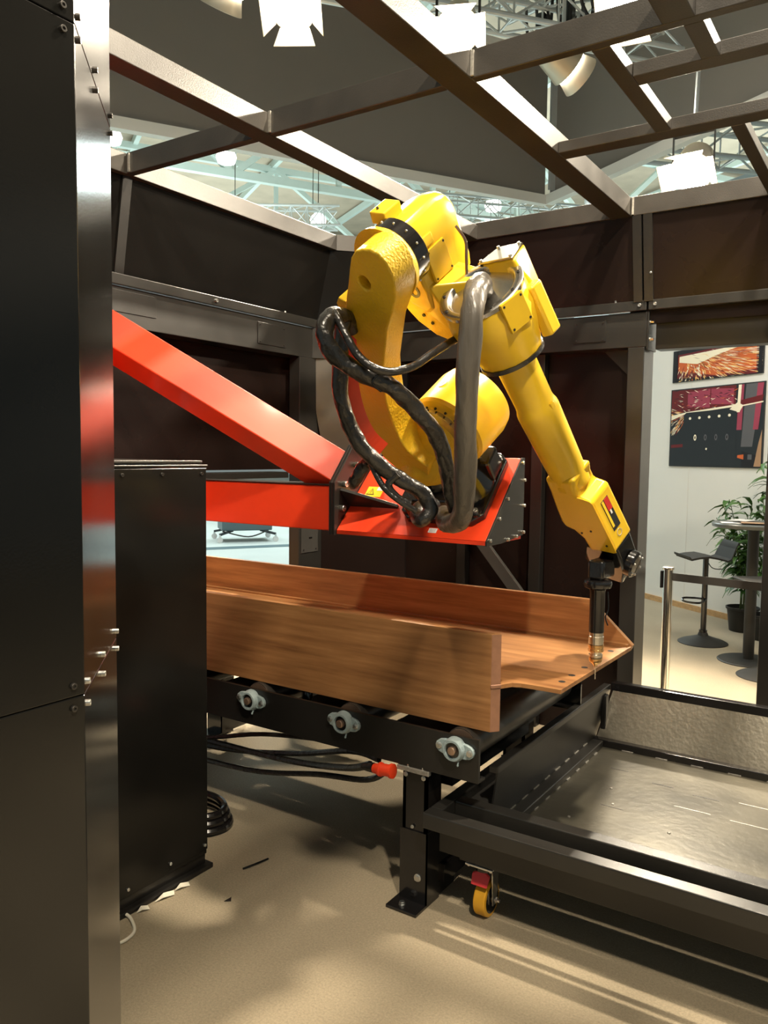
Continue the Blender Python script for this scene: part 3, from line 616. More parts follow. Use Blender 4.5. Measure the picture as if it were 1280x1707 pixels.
# ================================================================== RED SUPPORT FRAME
sf = thing('support_frame', (-2.9, 2.1, 0), 'orange red welded steel frame holding the robot over the conveyor', 'frame')
def rb(b, name, m='red', bevel=.004, p=None, smooth=0): return b.ob(name, M[m], p or sf, bevel=bevel, smooth=smooth)
rb(B().box((-2.985, 2.0, 0), (-2.84, 2.145, 2.3)), 'post')
rb(B().box((-2.98, 2.146, 1.283), (-2.84, 2.613, 1.468)), 'side_arm')
rb(B().box((-2.98, 2.614, 1.283), (-1.990, 2.76, 1.468)), 'horizontal_arm')
rb(B().box((-2.98, 2.610, 1.469), (-1.990, 2.76, 1.474)), 'arm_cap', 'darkpaint', .001)
def sec(x):
    p1 = V((x, 2.642+(x+2)*.490, 1.484-(x+2)*.647)); p2 = V((x, 2.724+(x+2)*.49, 1.611-(x+2)*.650))
    return [p1, p2, p2+V((0, .10, -.05)), p1+V((0, .17, -.12)), p1+V((0, .085, -.112))]
rb(B().loft(sec(-1.992), sec(-2.93)), 'diagonal_arm')
prof = [(2.600, 1.268), (2.600, 1.482), (2.735, 1.640), (2.96, 1.640), (2.96, 1.268)]
rb(B().prism(prof, (0, 0, 0), Y, Z, X, -1.989, -1.975), 'flange_plate', 'darkpaint', .002)
fp = rb(B().prism(prof, (0, 0, 0), Y, Z, X, -1.974, -1.960), 'flange_plate', 'darkpaint', .002)
for y, z in ((2.743, 1.553), (2.644, 1.376), (2.66, 1.475), (2.90, 1.60), (2.90, 1.33)): 
    o = bolt(fp, (-1.960, y, z), X, .013, .020, 'zinc', style='cap')
WN = V((0, -.714, .7002)); WU = V((0, .7002, .714)); WA = V((-1.2769, 2.6141, 1.2877))
def W(x, u, h=0): return V((x, WA.y, WA.z))+WU*u+WN*h     # point on the sloping mounting face
bk = rb(B().loft([V((-1.958, 2.6141, 1.2877)), V((-1.958, 2.911, 1.5903)), V((-1.958, 2.911, 1.5763)), V((-1.958, 2.628, 1.2877))],
                 [V((-1.285, 2.6141, 1.2877)), V((-1.285, 2.911, 1.5903)), V((-1.285, 2.911, 1.5763)), V((-1.285, 2.628, 1.2877))]), 'mounting_plate', 'red', .001)
rb(B().box((-1.958, 2.614, 1.272), (-1.285, 2.93, 1.2865)), 'bottom_plate', 'red', .001)
rb(B().box((-1.958, 2.925, 1.287), (-1.285, 2.935, 1.588)), 'rear_plate', 'red', .001)
sp = rb(B().prism([(2.612, 1.270), (2.612, 1.2885), (2.911, 1.592), (2.935, 1.592), (2.935, 1.288), (2.73, 1.270)], (0, 0, 0), Y, Z, X, -1.284, -1.277), 'side_cover', 'darkpaint', .001)
for y, z in ((2.630, 1.290), (2.705, 1.3655), (2.775, 1.437), (2.905, 1.572), (2.926, 1.505), (2.926, 1.405), (2.926, 1.300), (2.86, 1.288), (2.785, 1.282)):
    bolt(sp, (-1.277, y, z), X, .0065, .010, 'zinc', style='cap')
# gusset, lip folds, labels
g0, g1, g2 = W(-1.958, .13, .001), W(-1.958, .13, .10), W(-1.72, .13, .012)
B().loft([g0, g1, g2, W(-1.72, .13, .001)], [p+WU*.014 for p in (g0, g1, g2, W(-1.72, .13, .001))]).ob('gusset', M['darkpaint'], sf, bevel=.001, smooth=0)
wl = B().obox(W(-1.875, .215, .0012), X*.040-WU*.0, WU*.028, WN*.0006).ob('warning_label', M['label_yellow'], bk, smooth=0)
B().prism([(-.020, -.017), (.020, -.017), (0, .019)], W(-1.890, .215, .0020), X, WU, WN, 0, .0004).ob('triangle_symbol', M['label_black'], bk, smooth=0)
B().prism([(-.0145, -.0135), (.0145, -.0135), (0, .0135)], W(-1.890, .2147, .0026), X, WU, WN, 0, .0004).ob('triangle_symbol', M['label_yellow'], bk, smooth=0)
B().obox(W(-1.890, .216, .0031), X*.0014, WU*.006, WN*.0003).obox(W(-1.890, .207, .0031), X*.0014, WU*.0014, WN*.0003).ob('triangle_symbol', M['label_black'], bk, smooth=0)
B().obox(W(-1.850, .232, .0022), X*.016, WU*.010, WN*.0004).ob('warning_label', M['label_white'], bk, smooth=0)
nl = B().obox(W(-1.518, .032, .0012), X*.018, WU*.011, WN*.0006).ob('name_label', M['label_white'], bk, smooth=0)
for k in range(3): B().obox(W(-1.518, .026+.006*k, .0021), X*.013, WU*.0012, WN*.0002).ob('label_print', M['label_grey'], bk, smooth=0)
# curved red hose guide rising behind the hoses
GP = [(-1.548, 2.06, 1.985), (-1.552, 2.064, 1.907), (-1.552, 2.083, 1.814), (-1.546, 2.113, 1.729), (-1.529, 2.155, 1.656), (-1.502, 2.205, 1.609)]
gb = B(); 
def catm(P, sub=6):
    P = [V(p) for p in P]; Q = []
    for i in range(len(P)-1):
        p0 = P[max(i-1, 0)]; p1 = P[i]; p2 = P[i+1]; p3 = P[min(i+2, len(P)-1)]
        for k in range(sub):
            t = k/sub; Q.append(.5*((2*p1)+(p2-p0)*t+(2*p0-5*p1+4*p2-p3)*t*t+(3*p1-p0-3*p2+p3)*t**3))
    return Q+[P[-1]]
Q = [p+V((.000, .05, 0)) for p in catm(GP)]; vdir = V((.55, -.83, .1)).normalized()
for i in range(len(Q)-1):
    def s4(i):
        T = (Q[min(i+1, len(Q)-1)]-Q[max(i-1, 0)]).normalized(); sd = T.cross(vdir).normalized(); hw = .034
        return [Q[i]-sd*hw, Q[i]+sd*hw, Q[i]+sd*hw-vdir*.012, Q[i]-sd*hw-vdir*.012]
    gb.loft(s4(i), s4(i+1), cap=i in (0, len(Q)-2))
rb(gb, 'hose_guide', 'red', 0)

# ================================================================== ROBOT
H = V((-1.374, 1.9596, 2.1004)); e1 = V((.1195, -.6844, .7193)); m3 = V((.2464, .7222, .6463)).normalized(); e2 = m3.cross(e1).normalized(); e1 = e2.cross(m3)
J2 = V((-1.4561, 2.4302, 1.6057))
Rg = V((-1.1195, 2.218, 2.0936)); bb_ = V((.1659, .6255, -.7623)).normalized(); wv = m3.cross(bb_).normalized()
ro = thing('industrial_robot', (-1.5, 2.8, 1.44), 'yellow six axis industrial robot arm mounted on the red frame', 'robot')
def AF(u, v, s): return H+e1*u+e2*v+m3*s
def FF(h, v, s): return Rg+bb_*h+wv*v+m3*s      # forearm frame (s from the forearm axis)
# base flange and body on the sloping plate
BC = W(-1.50, .245)
b = B().prism([(-.18, -.14), (-.14, -.18), (.14, -.18), (.18, -.14), (.18, .14), (.14, .18), (-.14, .18), (-.18, .14)], BC+WN*.001, X, WU, WN, 0, .028)
rbase = b.ob('base', M['gloss'], ro, bevel=.004, smooth=40)
for dx in (-.148, .148):
    for du in (-.138, .138):
        B().lathe(BC+X*dx+WU*du+WN*.029, WN, [(0, .024), (.010, .022)], 20).ob('bolt_boss', M['gloss'], rbase); bolt(rbase, BC+X*dx+WU*du+WN*.039, WN, .012, .010, 'zinc', style='cap')
B().lathe(BC+WN*.029, WN, [(0, .172), (.02, .170), (.07, .155), (.12, .138), (.15, .132)], 40).ob('base_body', M['gloss'], rbase, smooth=50)
B().obox(BC+WN*.085-WU*.155-X*.02, X*.10, WU*.03, WN*.055).ob('connector_box', M['gloss'], rbase, bevel=.006, smooth=0)
B().obox(BC+WN*.085-WU*.186-X*.01, X*.022, WU*.0008, WN*.010).ob('serial_label', M['label_grey'], rbase, smooth=0)
B().obox(BC+WN*.09+X*.145+WU*.06, X*.035, WU*.05, WN*.05).ob('cable_port', M['gloss'], rbase, bevel=.012, smooth=0)
# turret
tu = B().lathe(BC+WN*.182, WN, [(0, .150), (.02, .158), (.06, .155), (.10, .13)], 36).ob('turret', M['castyellow'], ro, bevel=.003, smooth=50)
Jc = J2+m3*.20
A = [BC+WN*.22+X*a+WU*c for a, c in ((-.13, -.10), (.13, -.10), (.15, .08), (-.12, .12))]
Bq = [Jc-m3*.02+e1*a+e2*c for a, c in ((-.11, -.09), (-.11, .09), (.05, .12), (.05, -.12))]
bm_ = bmesh.new()
def hull(name, pts, m, parent, bevel=.0):
    bm = bmesh.new()
    for p in pts: bm.verts.new(p)
    r = bmesh.ops.convex_hull(bm, input=bm.verts)
    bmesh.ops.delete(bm, geom=[g for g in r['geom_interior'] if isinstance(g, bmesh.types.BMVert)], context='VERTS')
    bmesh.ops.dissolve_limit(bm, angle_limit=.02, verts=bm.verts, edges=bm.edges)
    bm.verts.index_update(); b = B(); b.add([v.co.copy() for v in bm.verts], [tuple(v.index for v in f.verts) for f in bm.faces]); bm.free()
    return b.ob(name, M[m], parent, bevel=bevel, smooth=40)
ring1 = [BC+WN*.25+(X*math.cos(t)+WU*math.sin(t))*.125 for t in [k*math.pi/6 for k in range(12)]]
ring2 = [J2+m3*.13+(e1*math.cos(t)+e2*math.sin(t))*.118 for t in [k*math.pi/6 for k in range(12)]]
ring3 = [J2+m3*.26+(e1*math.cos(t)+e2*math.sin(t))*.125 for t in [k*math.pi/6 for k in range(12)]]
hull('turret_casting', ring1+ring2+ring3, 'castyellow', tu, .004)
# shoulder drum (large smooth cover), its axis along the joint
dr = B().lathe(J2+m3*.125-e1*.005+e2*.02, m3, [(0, .118), (.004, .140), (.015, .150), (.165, .150), (.200, .142), (.212, .11), (.214, .02)], 56).ob('shoulder_cover', M['yellow'], ro, smooth=30)
B().lathe(J2+m3*.104, m3, [(0, .10), (.02, .10), (.021, .03)], 40).ob('joint_flange', M['steel'], ro, smooth=30)
for k in range(16):
    t = 2*math.pi*k/16; bolt(dr, J2+m3*.124+(e1*math.cos(t)+e2*math.sin(t))*.109+e2*.01, -m3, .0045, .006, 'darkbolt', style='cap')
# oval label on the drum, lying on its upper flank
aL = math.radians(-16); ln = (e1*math.cos(aL)+e2*math.sin(aL)).normalized(); lt = m3.cross(ln)
pc = J2-e1*.005+e2*.02+m3*.218+ln*.1505
B().prism([(.020*math.cos(2*math.pi*k/20), .016*math.sin(2*math.pi*k/20)) for k in range(20)], pc, m3, lt, ln, -.0035, .0012).ob('oval_label', M['label_white'], dr, smooth=0)
for q, l in ((.004, .010), (-.004, .009)): B().obox(pc+ln*.0016+lt*q+m3*.002, m3*l*.7, lt*.0012, ln*.0003).ob('label_print', M['label_black'], dr, smooth=0)

# lower arm casting
ARM = [(0.114, 0.033), (0.105, 0.005), (0.08, -0.022), (0.04, -.045), (-0.007, -0.069), (-0.062, -0.1), (-0.133, -0.138), (-0.2, -0.178), (-0.279, -0.208), (-0.376, -0.235), (-0.455, -.25), (-0.521, -0.259), (-0.62, -0.268), (-0.71, -0.255), (-0.79, -0.205), (-0.833, -0.15), (-0.853, -0.098), (-0.845, -0.041), (-0.800, 0.006), (-0.752, 0.015), (-0.723, -0.030), (-.70, -.060), (-0.65, -0.083), (-0.576, -0.091), (-.49, -.088), (-0.414, -0.073), (-.34, -.052), (-0.275, -0.022), (-0.158, 0.033), (-.09, .078), (-0.038, 0.108), (0.004, 0.122), (0.045, 0.124), (0.08, 0.115), (0.105, 0.095), (0.116, 0.065)]
hole = [(.0235*math.cos(2*math.pi*k/24), .0235*math.sin(2*math.pi*k/24)) for k in range(24)]
la = B().prism(ARM, H, e1, e2, m3, 0, .10, hole=hole).ob('lower_arm', M['castyellow'], ro, bevel=.016, smooth=45, seg=3)
# raised shoulder on the top boss, side bracket
B().lathe(H+m3*.0995, m3, [(0, .118), (.018, .114), (.03, .105)], 40).ob('elbow_boss', M['castyellow'], la, smooth=45)
B().prism([(-.16, -.150), (-.10, -.135), (-.09, -.165), (-.115, -.185), (-.155, -.180)], H, e1, e2, m3, .02, .075).ob('side_lug', M['castyellow'], la, bevel=.004, smooth=0)
bolt(la, AF(-.125, -.182, .05), -e2, .006, .01, 'zinc', style='cap')
# elbow disc with bolts
ed = B().lathe(H+m3*.13, m3, [(0, .100), (.003, .104), (.055, .104), (.06, .100)], 44).ob('elbow_disc', M['gloss'], ro, smooth=30)
for k in range(14):
    t = 2*math.pi*k/14+.2; p = H+m3*.160+(e1*math.cos(t)+e2*math.sin(t))*.104; bolt(ed, p, (e1*math.cos(t)+e2*math.sin(t)), .004, .004, 'zinc', style='round')
# elbow casing
CAS = [(-0.03, -0.120), (0.010, -0.128), (0.040, -0.105), (0.060, -0.062), (0.066, -0.020), (0.058, 0.008), (0.030, 0.027), (-0.006, 0.036), (-0.047, 0.040), (-0.109, 0.045), (-0.15, 0.057), (-0.205, 0.062), (-0.225, 0.03), (-0.20, -0.03), (-0.153, -0.09), (-0.10, -0.118)]
def cas(s, k=0, off=(0, 0)): return [AF(u*(1-k)+(-.06)*k+off[0], v*(1-k)+(-.03)*k+off[1], s) for u, v in CAS]
bq = B(); secs = [cas(.188), cas(.205, -.04), cas(.30, -.06, (.005, .004)), cas(.355, -.03, (.012, .006)), cas(.405, .10, (.016, .01)), cas(.432, .30, (.015, .01))]
for i in range(len(secs)-1): bq.loft(secs[i], secs[i+1], cap=False)
n = len(CAS); bq.f.append(tuple(range(n))); bq.mi.append(0); bq.f.append(tuple(range(len(bq.v)-n, len(bq.v)))); bq.mi.append(0)
ec = bq.ob('elbow_casing', M['yellow'], ro, smooth=38)
bmx = bmesh.new(); bmx.from_mesh(ec.data); bmesh.ops.remove_doubles(bmx, verts=bmx.verts, dist=.0005); bmesh.ops.recalc_face_normals(bmx, faces=bmx.faces)
for e in bmx.edges:
    if len(e.link_faces) == 2: e.smooth = e.calc_face_angle(0) < math.radians(38)
bmx.to_mesh(ec.data); bmx.free()
md = ec.modifiers.new('bevel', 'BEVEL'); md.width = .010; md.segments = 3; md.limit_method = 'ANGLE'; md.angle_limit = math.radians(30)
B().obox(AF(.088, -.075, .235), e1*.020, e2*.030, m3*.040).ob('motor_plug', M['yellow'], ec, bevel=.004, smooth=0)
bolt(ec, AF(.108, -.085, .215), e1, .0045, .006, 'darkbolt', style='cap'); bolt(ec, AF(.066, -.09, .205), e1, .0045, .006, 'darkbolt', style='cap')
# cover plates with screws on the camera flank
nC = (e2*1.0+e1*.03).normalized()
def flank(u, s, h=0): return AF(u, .0475+(-.05-u)*.14+h, s)
tU = (flank(-.11, .3)-flank(-.02, .3)).normalized(); nP = tU.cross(m3); nP = nP if nP.dot(e2) > 0 else -nP
cp = B().obox(flank(-.080, .272, .004), tU*.052, m3*.046, nP*.0055).ob('cover_plate', M['yellow'], ec, bevel=.002, smooth=0)
for du in (-.044, .044):
    for ds in (-.038, .038): bolt(cp, flank(-.080, .272, .004)+tU*du+m3*ds+nP*.0055, nP, .0038, .002, 'darkbolt', style='cap')
cp2 = B().obox(flank(-.004, .250, .002), tU*.016, m3*.028, nP*.004).ob('cover_plate', M['yellow'], ec, bevel=.002, smooth=0)
bolt(cp2, flank(-.004, .232, .002)+nP*.004, nP, .0035, .002, 'darkbolt', style='cap')
# neck to the ring housing
nk = hull('elbow_neck', [AF(u, v, s) for u, v in ((-.13, -.03), (-.13, .050), (-.23, .01), (-.22, .06)) for s in (.20, .35)]+[FF(h, v, s) for h, v, s in ((.0, .085, .04), (.0, .03, .115), (.03, -.02, .125), (.09, .12, -.04), (.13, .10, -.06), (.17, .04, .0), (.12, -.02, .12), (.14, .1, .07))], 'yellow', ec, .008)
FEN = [(-0.20, -0.085), (-0.155, -0.03), (-0.19, 0.033), (-0.243, 0.08), (-0.275, 0.15), (-0.315, 0.172), (-0.335, 0.11), (-0.320, 0.03), (-0.279, -0.035), (-.24, -.068)]
B().prism(FEN, H, e1, e2, m3, .20, .31).ob('underside_cover', M['castyellow'], ec, bevel=.008, smooth=40)
for u, v in ((-.245, .0), (-.27, .03)): bolt(ec, AF(u, v, .20), -m3, .006, .004, 'darkbolt', style='cap')
B().lathe(AF(-.150, .0, .19), -m3, [(-.02, .022), (.004, .022), (.004, .012), (-.01, .012)], 20).ob('cable_hole', M['gloss'], ec)

# ring housing: yellow body that ends in a tilted steel ring with a deep bowl
cdir = V((.4419, -.8756, -.1948)); rn = (-bb_+cdir*.24).normalized(); ru = rn.cross(m3).normalized(); rv = rn.cross(ru)
def RC(r, h, n, ph=0): return [Rg+rn*h+(ru*math.cos(2*math.pi*k/n+ph)+rv*math.sin(2*math.pi*k/n+ph))*r for k in range(n)]
def BC2(r, h, n, ph=0): return [Rg+bb_*h+((-ru+bb_*ru.dot(bb_)*1)*-math.cos(2*math.pi*k/n+ph)+(rv-bb_*rv.dot(bb_))*math.sin(2*math.pi*k/n+ph)).normalized()*r for k in range(n)]
fb = B(); n12 = 16
L0, L1, L2_, L3 = RC(.132, -.002, n12), BC2(.138, .075, n12), BC2(.126, .14, n12), BC2(.103, .222, n12)
# side wall only: the mouth is closed by the steel bowl
for a, c in ((L0, L1), (L1, L2_), (L2_, L3)): fb.loft(a, c, cap=False)
fh = fb.ob('forearm_housing', M['yellow'], ro, smooth=28)
bmx = bmesh.new(); bmx.from_mesh(fh.data); bmesh.ops.remove_doubles(bmx, verts=bmx.verts, dist=.0005); bmesh.ops.recalc_face_normals(bmx, faces=bmx.faces)
for e in bmx.edges:
    if len(e.link_faces) == 2: e.smooth = e.calc_face_angle(0) < math.radians(28)
bmx.to_mesh(fh.data); bmx.free()
sr = B().lathe(Rg, -rn, [(.004, .134), (-.010, .136), (-.013, .132), (-.013, .112), (-.009, .106), (.035, .092), (.050, .084), (.052, .048)], 56).ob('ring_flange', M['steel'], fh, smooth=40)
for k in range(9):
    t = 2*math.pi*k/9+.35; bolt(sr, Rg+rn*.013+(ru*math.cos(t)+rv*math.sin(t))*.122, rn, .0058, .003, 'darkbolt', style='cap')
B().lathe(Rg-rn*.050, rn, [(0, .034), (0, .052), (.034, .054), (.034, .034)], 32, closed=True).ob('hose_collar', M['nickel'], fh, smooth=40)
for k in range(6):
    t = 2*math.pi*k/6; bolt(sr, Rg-rn*.016+(ru*math.cos(t)+rv*math.sin(t))*.044, rn, .003, .002, 'darkbolt', style='cap')
# motor block behind the ring
mb = hull('wrist_motor_block', [FF(h, v, s) for h, v, s in ((-.040, -.075, .100), (-.040, .070, .100), (-.040, -.050, .195), (-.040, .050, .195), (.20, -.090, .060), (.20, .08, .060), (.20, -.065, .175), (.20, .060, .175), (.05, -.100, .110), (.05, .09, .11))], 'yellow', fh, .006)
hull('motor_cap', [FF(h, v, s) for h, v, s in ((-.048, -.072, .100), (-.048, .067, .100), (-.048, -.048, .192), (-.048, .048, .192), (-.041, -.075, .099), (-.041, .070, .099), (-.041, -.050, .195), (-.041, .050, .195))], 'nickel', fh, .002)
for v, s in ((-.062, .108), (.058, .108), (-.042, .184), (.042, .184)): bolt(mb, FF(-.048, v, s), -bb_, .005, .006, 'zinc', style='cap')
hull('side_motor', [FF(h, v, s) for h in (.04, .21) for v, s in ((-.10, .05), (-.10, .12), (-.135, .06), (-.135, .11))], 'yellow', fh, .008)
# screwed plate on the front facet
tF = math.radians(0)
fd = (m3*math.cos(math.radians(255))+wv*math.sin(math.radians(255))).normalized(); fs_ = bb_.cross(fd).normalized(); cpos = Rg+bb_*.062+fd*.1345
pf = B().obox(cpos, fs_*.042, (bb_-fd*.02).normalized()*.048, fd*.006).ob('housing_plate', M['yellow'], fh, bevel=.002, smooth=0)
for a in (-.033, .033):
    for c in (-.038, .038): bolt(pf, cpos+fs_*a+bb_*c+fd*.006, fd, .0038, .002, 'darkbolt', style='cap')
B().lathe(FF(.222, 0, 0), bb_, [(0, .098), (.001, .107), (.014, .107), (.015, .09)], 48).ob('gasket_ring', M['rubber'], ro)
# forearm tube
fa = B().lathe(FF(.2375, 0, 0), bb_, [(0, .070), (.012, .066), (.17, .064), (.185, .066), (.20, .071), (.215, .072), (.25, .071), (.42, .066), (.50, .062), (.505, .064), (.525, .064)], 48).ob('forearm_tube', M['yellow'], ro, smooth=35)
B().obox(FF(.43, -.066, 0), bb_*.012, m3*.010, wv*.006).ob('tube_lug', M['yellow'], fa, bevel=.003, smooth=0)
# wrist casting
WRI = [(.700, .056), (.762, .060), (.845, .072), (.905, .078), (.935, .072), (.950, .036), (.985, .012), (1.045, .006), (1.038, -.106), (.80, -.100), (.780, -.052), (.745, -.052), (.705, -.066)]
wr = B().prism([(a, c) for a, c in WRI], Rg, bb_, wv, m3, -.062, .060).ob('wrist_casting', M['yellow'], ro, bevel=.014, smooth=40, seg=3)
B().prism([(.775, -.05), (.79, -.098), (.80, -.106), (1.03, -.112), (1.035, -.10), (1.03, -.03)], Rg, bb_, wv, m3, -.064, -.0625).ob('seam_cover', M['yellow'], wr, bevel=.0, smooth=0)
for h, v in ((.935, -.045), (.95, .0), (1.00, -.085)): bolt(wr, FF(h, v, -.0645), -m3, .004, .003, 'darkbolt', style='cap')
# printed name strip on the flat front of the wrist
tw = (FF(1.038, -.106, 0)-FF(.80, -.100, 0)).normalized(); nw = tw.cross(m3).normalized(); nw = nw if nw.dot(-wv) > 0 else -nw
def WS(a, s, h=.0004): return FF(.80, -.100, 0)+tw*a+m3*s+nw*h
ns = B().obox(WS(.100, .000), tw*.066, m3*.022, nw*.0005).ob('name_strip', M['label_black'], wr, smooth=0)
B().obox(WS(.062, .008, .0014), tw*.026, m3*.012, nw*.0004).ob('name_print', M['label_red'], wr, smooth=0)
B().obox(WS(.095, .006, .0014), tw*.009, m3*.004, nw*.0004).ob('name_print', M['label_white'], wr, smooth=0)
B().obox(WS(.094, -.0135, .0014), tw*.057, m3*.0055, nw*.0004).ob('name_print', M['label_yellow'], wr, smooth=0)
B().lathe(WS(.188, .0, -.0002), nw, [(0, .012), (0, .014), (.0012, .014), (.0012, .012)], 24, closed=True).ob('round_emblem', M['label_grey'], wr, smooth=0)
# black wrist flange
wb_ = hull('wrist_joint', [FF(h, v, s) for h, v, s in ((1.03, -.105, -.05), (1.03, -.105, .05), (1.03, .03, -.05), (1.03, .03, .05), (1.15, -.095, -.05), (1.15, -.095, .05), (1.225, -.05, -.045), (1.225, -.05, .045), (1.20, .06, -.045), (1.20, .06, .045), (1.12, .085, -.03), (1.12, .085, .03))], 'gloss', ro, .010)
B().lathe(FF(1.145, -.085, 0), (-wv*.9+bb_*.35), [(0, .050), (.022, .050), (.030, .044), (.032, .03)], 32).ob('wrist_cap', M['gloss'], wb_, smooth=30)
for k in range(6):
    t = 2*math.pi*k/6; ax = (-wv*.9+bb_*.35).normalized(); x_ = ax.orthogonal().normalized(); y_ = ax.cross(x_)
    bolt(wb_, FF(1.145, -.085, 0)+ax*.031+(x_*math.cos(t)+y_*math.sin(t))*.038, ax, .004, .004, 'zinc', style='cap')
TX, TY = -.918, 2.777
hull('tool_flange', [V((TX+dx, TY+dy, z)) for dx in (-.03, .03) for dy in (-.03, .10) for z in (1.165, 1.235)], 'gloss', wb_, .010)

# hoses of the dress pack
def crinkle(amp, seed):
    rnd = random.Random(seed); ph = [rnd.random()*6.28 for _ in range(6)]
    def f(i, t): return 1+amp*(.5*math.sin(i*.33+2*t+ph[0])+.4*math.sin(i*.6-3*t+ph[1])+.3*math.sin(i*.2+t+ph[2])+.28*math.sin(i*.95+4*t+ph[3]))
    return f
HF = [(-1.125, 2.235, 2.065), (-1.112, 2.205, 2.095), (-1.092, 2.155, 2.103), (-1.072, 2.095, 2.083), (-1.058, 2.050, 2.035), (-1.058, 2.035, 1.966), (-1.074, 2.049, 1.837), (-1.101, 2.094, 1.703), (-1.131, 2.157, 1.561), (-1.168, 2.22, 1.448), (-1.212, 2.269, 1.389), (-1.295, 2.345, 1.372), (-1.36, 2.44, 1.39)]
tag(B().tube(HF, .0335, 18, rf=crinkle(.07, 1), sub=8).ob('front_hose', M['hosegrey'], ro), 'thick worn grey hose hanging from the ring')
HL = [(-1.52, 2.10, 2.00), (-1.503, 2.045, 2.022), (-1.491, 1.985, 2.020), (-1.482, 1.935, 2.006), (-1.475, 1.905, 1.980), (-1.467, 1.895, 1.944), (-1.451, 1.903, 1.902), (-1.421, 1.932, 1.866), (-1.376, 1.971, 1.834), (-1.336, 2.02, 1.814), (-1.312, 2.057, 1.787), (-1.298, 2.112, 1.75), (-1.279, 2.168, 1.704), (-1.265, 2.221, 1.653), (-1.264, 2.264, 1.587), (-1.269, 2.303, 1.518), (-1.271, 2.343, 1.448), (-1.29, 2.40, 1.385), (-1.36, 2.48, 1.37)]
tag(B().tube(HL, .0265, 16, rf=crinkle(.11, 2), sub=8).ob('looped_hose', M['rubber'], ro), 'wrinkled black hose looping across the lower arm')
HT = [(-1.50, 2.03, 1.985), (-1.487, 1.975, 2.012), (-1.475, 1.946, 2.022), (-1.447, 1.932, 1.994), (-1.409, 1.925, 1.941), (-1.374, 1.930, 1.889), (-1.335, 1.950, 1.853), (-1.296, 1.995, 1.842), (-1.266, 2.07, 1.865), (-1.243, 2.137, 1.907), (-1.217, 2.232, 1.96), (-1.215, 2.295, 1.979)]
tag(B().tube(HT, .0125, 12, rf=crinkle(.03, 3)).ob('thin_hose', M['rubber'], ro), 'thin black hose sagging across the arm')
HD = [(-1.501, 2.03, 2.014), (-1.515, 2.04, 1.962), (-1.524, 2.045, 1.873), (-1.529, 2.060, 1.782), (-1.521, 2.085, 1.708), (-1.501, 2.112, 1.641), (-1.471, 2.152, 1.588), (-1.43, 2.198, 1.539), (-1.39, 2.246, 1.504), (-1.355, 2.285, 1.470), (-1.335, 2.30, 1.420), (-1.352, 2.285, 1.385), (-1.39, 2.31, 1.39), (-1.41, 2.37, 1.42), (-1.42, 2.47, 1.42)]
tag(B().tube(HD, .0255, 16, rf=crinkle(.09, 4), sub=8).ob('rear_hose', M['rubber'], ro), 'wrinkled black hose running down to the base')
HS = [(-1.70, 2.40, 1.52), (-1.62, 2.26, 1.500), (-1.585, 2.235, 1.525), (-1.544, 2.225, 1.568), (-1.505, 2.205, 1.590)]
B().tube(HS, .022, 14, rf=crinkle(.12, 5), sub=8).ob('side_hose', M['rubber'], ro)
B().tube([(-1.50, 2.17, 1.60), (-1.475, 2.168, 1.55), (-1.44, 2.18, 1.49), (-1.395, 2.21, 1.445), (-1.36, 2.25, 1.415)], .0105, 12).ob('thin_hose', M['rubber'], ro)
B().tube([(-1.40, 2.20, 1.535), (-1.43, 2.19, 1.50), (-1.41, 2.21, 1.46), (-1.375, 2.24, 1.44)], .013, 12, rf=crinkle(.1, 6)).ob('side_hose', M['rubber'], ro)
B().tube([(-1.305, 2.02, 1.852), (-1.325, 1.982, 1.84), (-1.345, 1.965, 1.81), (-1.33, 1.99, 1.785)], .003, 6).ob('cable_tie', M['gloss'], ro)
B().tube([AF(-.02, .066, .37), AF(-.06, .10, .36), AF(-.10, .115, .33), FF(-.02, .10, .06)], .005, 8).ob('copper_cable', M['copper'], ro)

# ================================================================== CUTTING TORCH
to = thing('cutting_torch', (TX, TY, .80), 'black cutting torch with brass tip pointing down at the plate edge', 'torch')
B().lathe((TX, TY, 1.13), Z, [(0, .030), (.006, .046), (.022, .050), (.030, .048), (.034, .036)], 32).ob('collar', M['gloss'], to)
B().lathe((TX, TY, .975), Z, [(0, .0255), (.001, .0265), (.14, .0265), (.154, .029)], 28).ob('barrel', M['gloss'], to)
B().lathe((TX, TY, .932), Z, [(0, .024), (.0, .0265), (.028, .0265), (.029, .0250), (.042, .025)], 28).ob('upper_ring', M['nickel'], to)
B().lathe((TX, TY, .905), Z, [(0, .026), (.002, .0275), (.008, .0275), (.009, .0262), (.014, .0262), (.016, .0275), (.025, .0275), (.026, .025)], 28).ob('brass_sleeve', M['brass'], to)
B().lathe((TX, TY, .885), Z, [(0, .023), (.002, .0245), (.010, .0245), (.011, .0215), (.019, .0215)], 28).ob('steel_sleeve', M['nickel'], to)
B().lathe((TX, TY, .848), Z, [(0, .0025), (.004, .006), (.016, .019), (.022, .0235), (.030, .0245), (.036, .0235)], 28).ob('brass_tip', M['brass'], to)
B().lathe((TX, TY, .803), Z, [(0, .0018), (.044, .0018)], 8).ob('wire', M['nickel'], to)
B().tube([(TX+.03, TY+.02, 1.12), (TX+.034, TY+.02, 1.06), (TX+.028, TY+.01, 1.03), (TX+.036, TY+.015, 1.0)], .0025, 6).ob('sensor_cable', M['gloss'], to)
hull('torch_mount', [V((TX+dx*1.0, TY+dy, z)) for dx in (-.024, .024) for dy in (-.028, .04) for z in (1.166, 1.215)], 'gloss', to, .008)

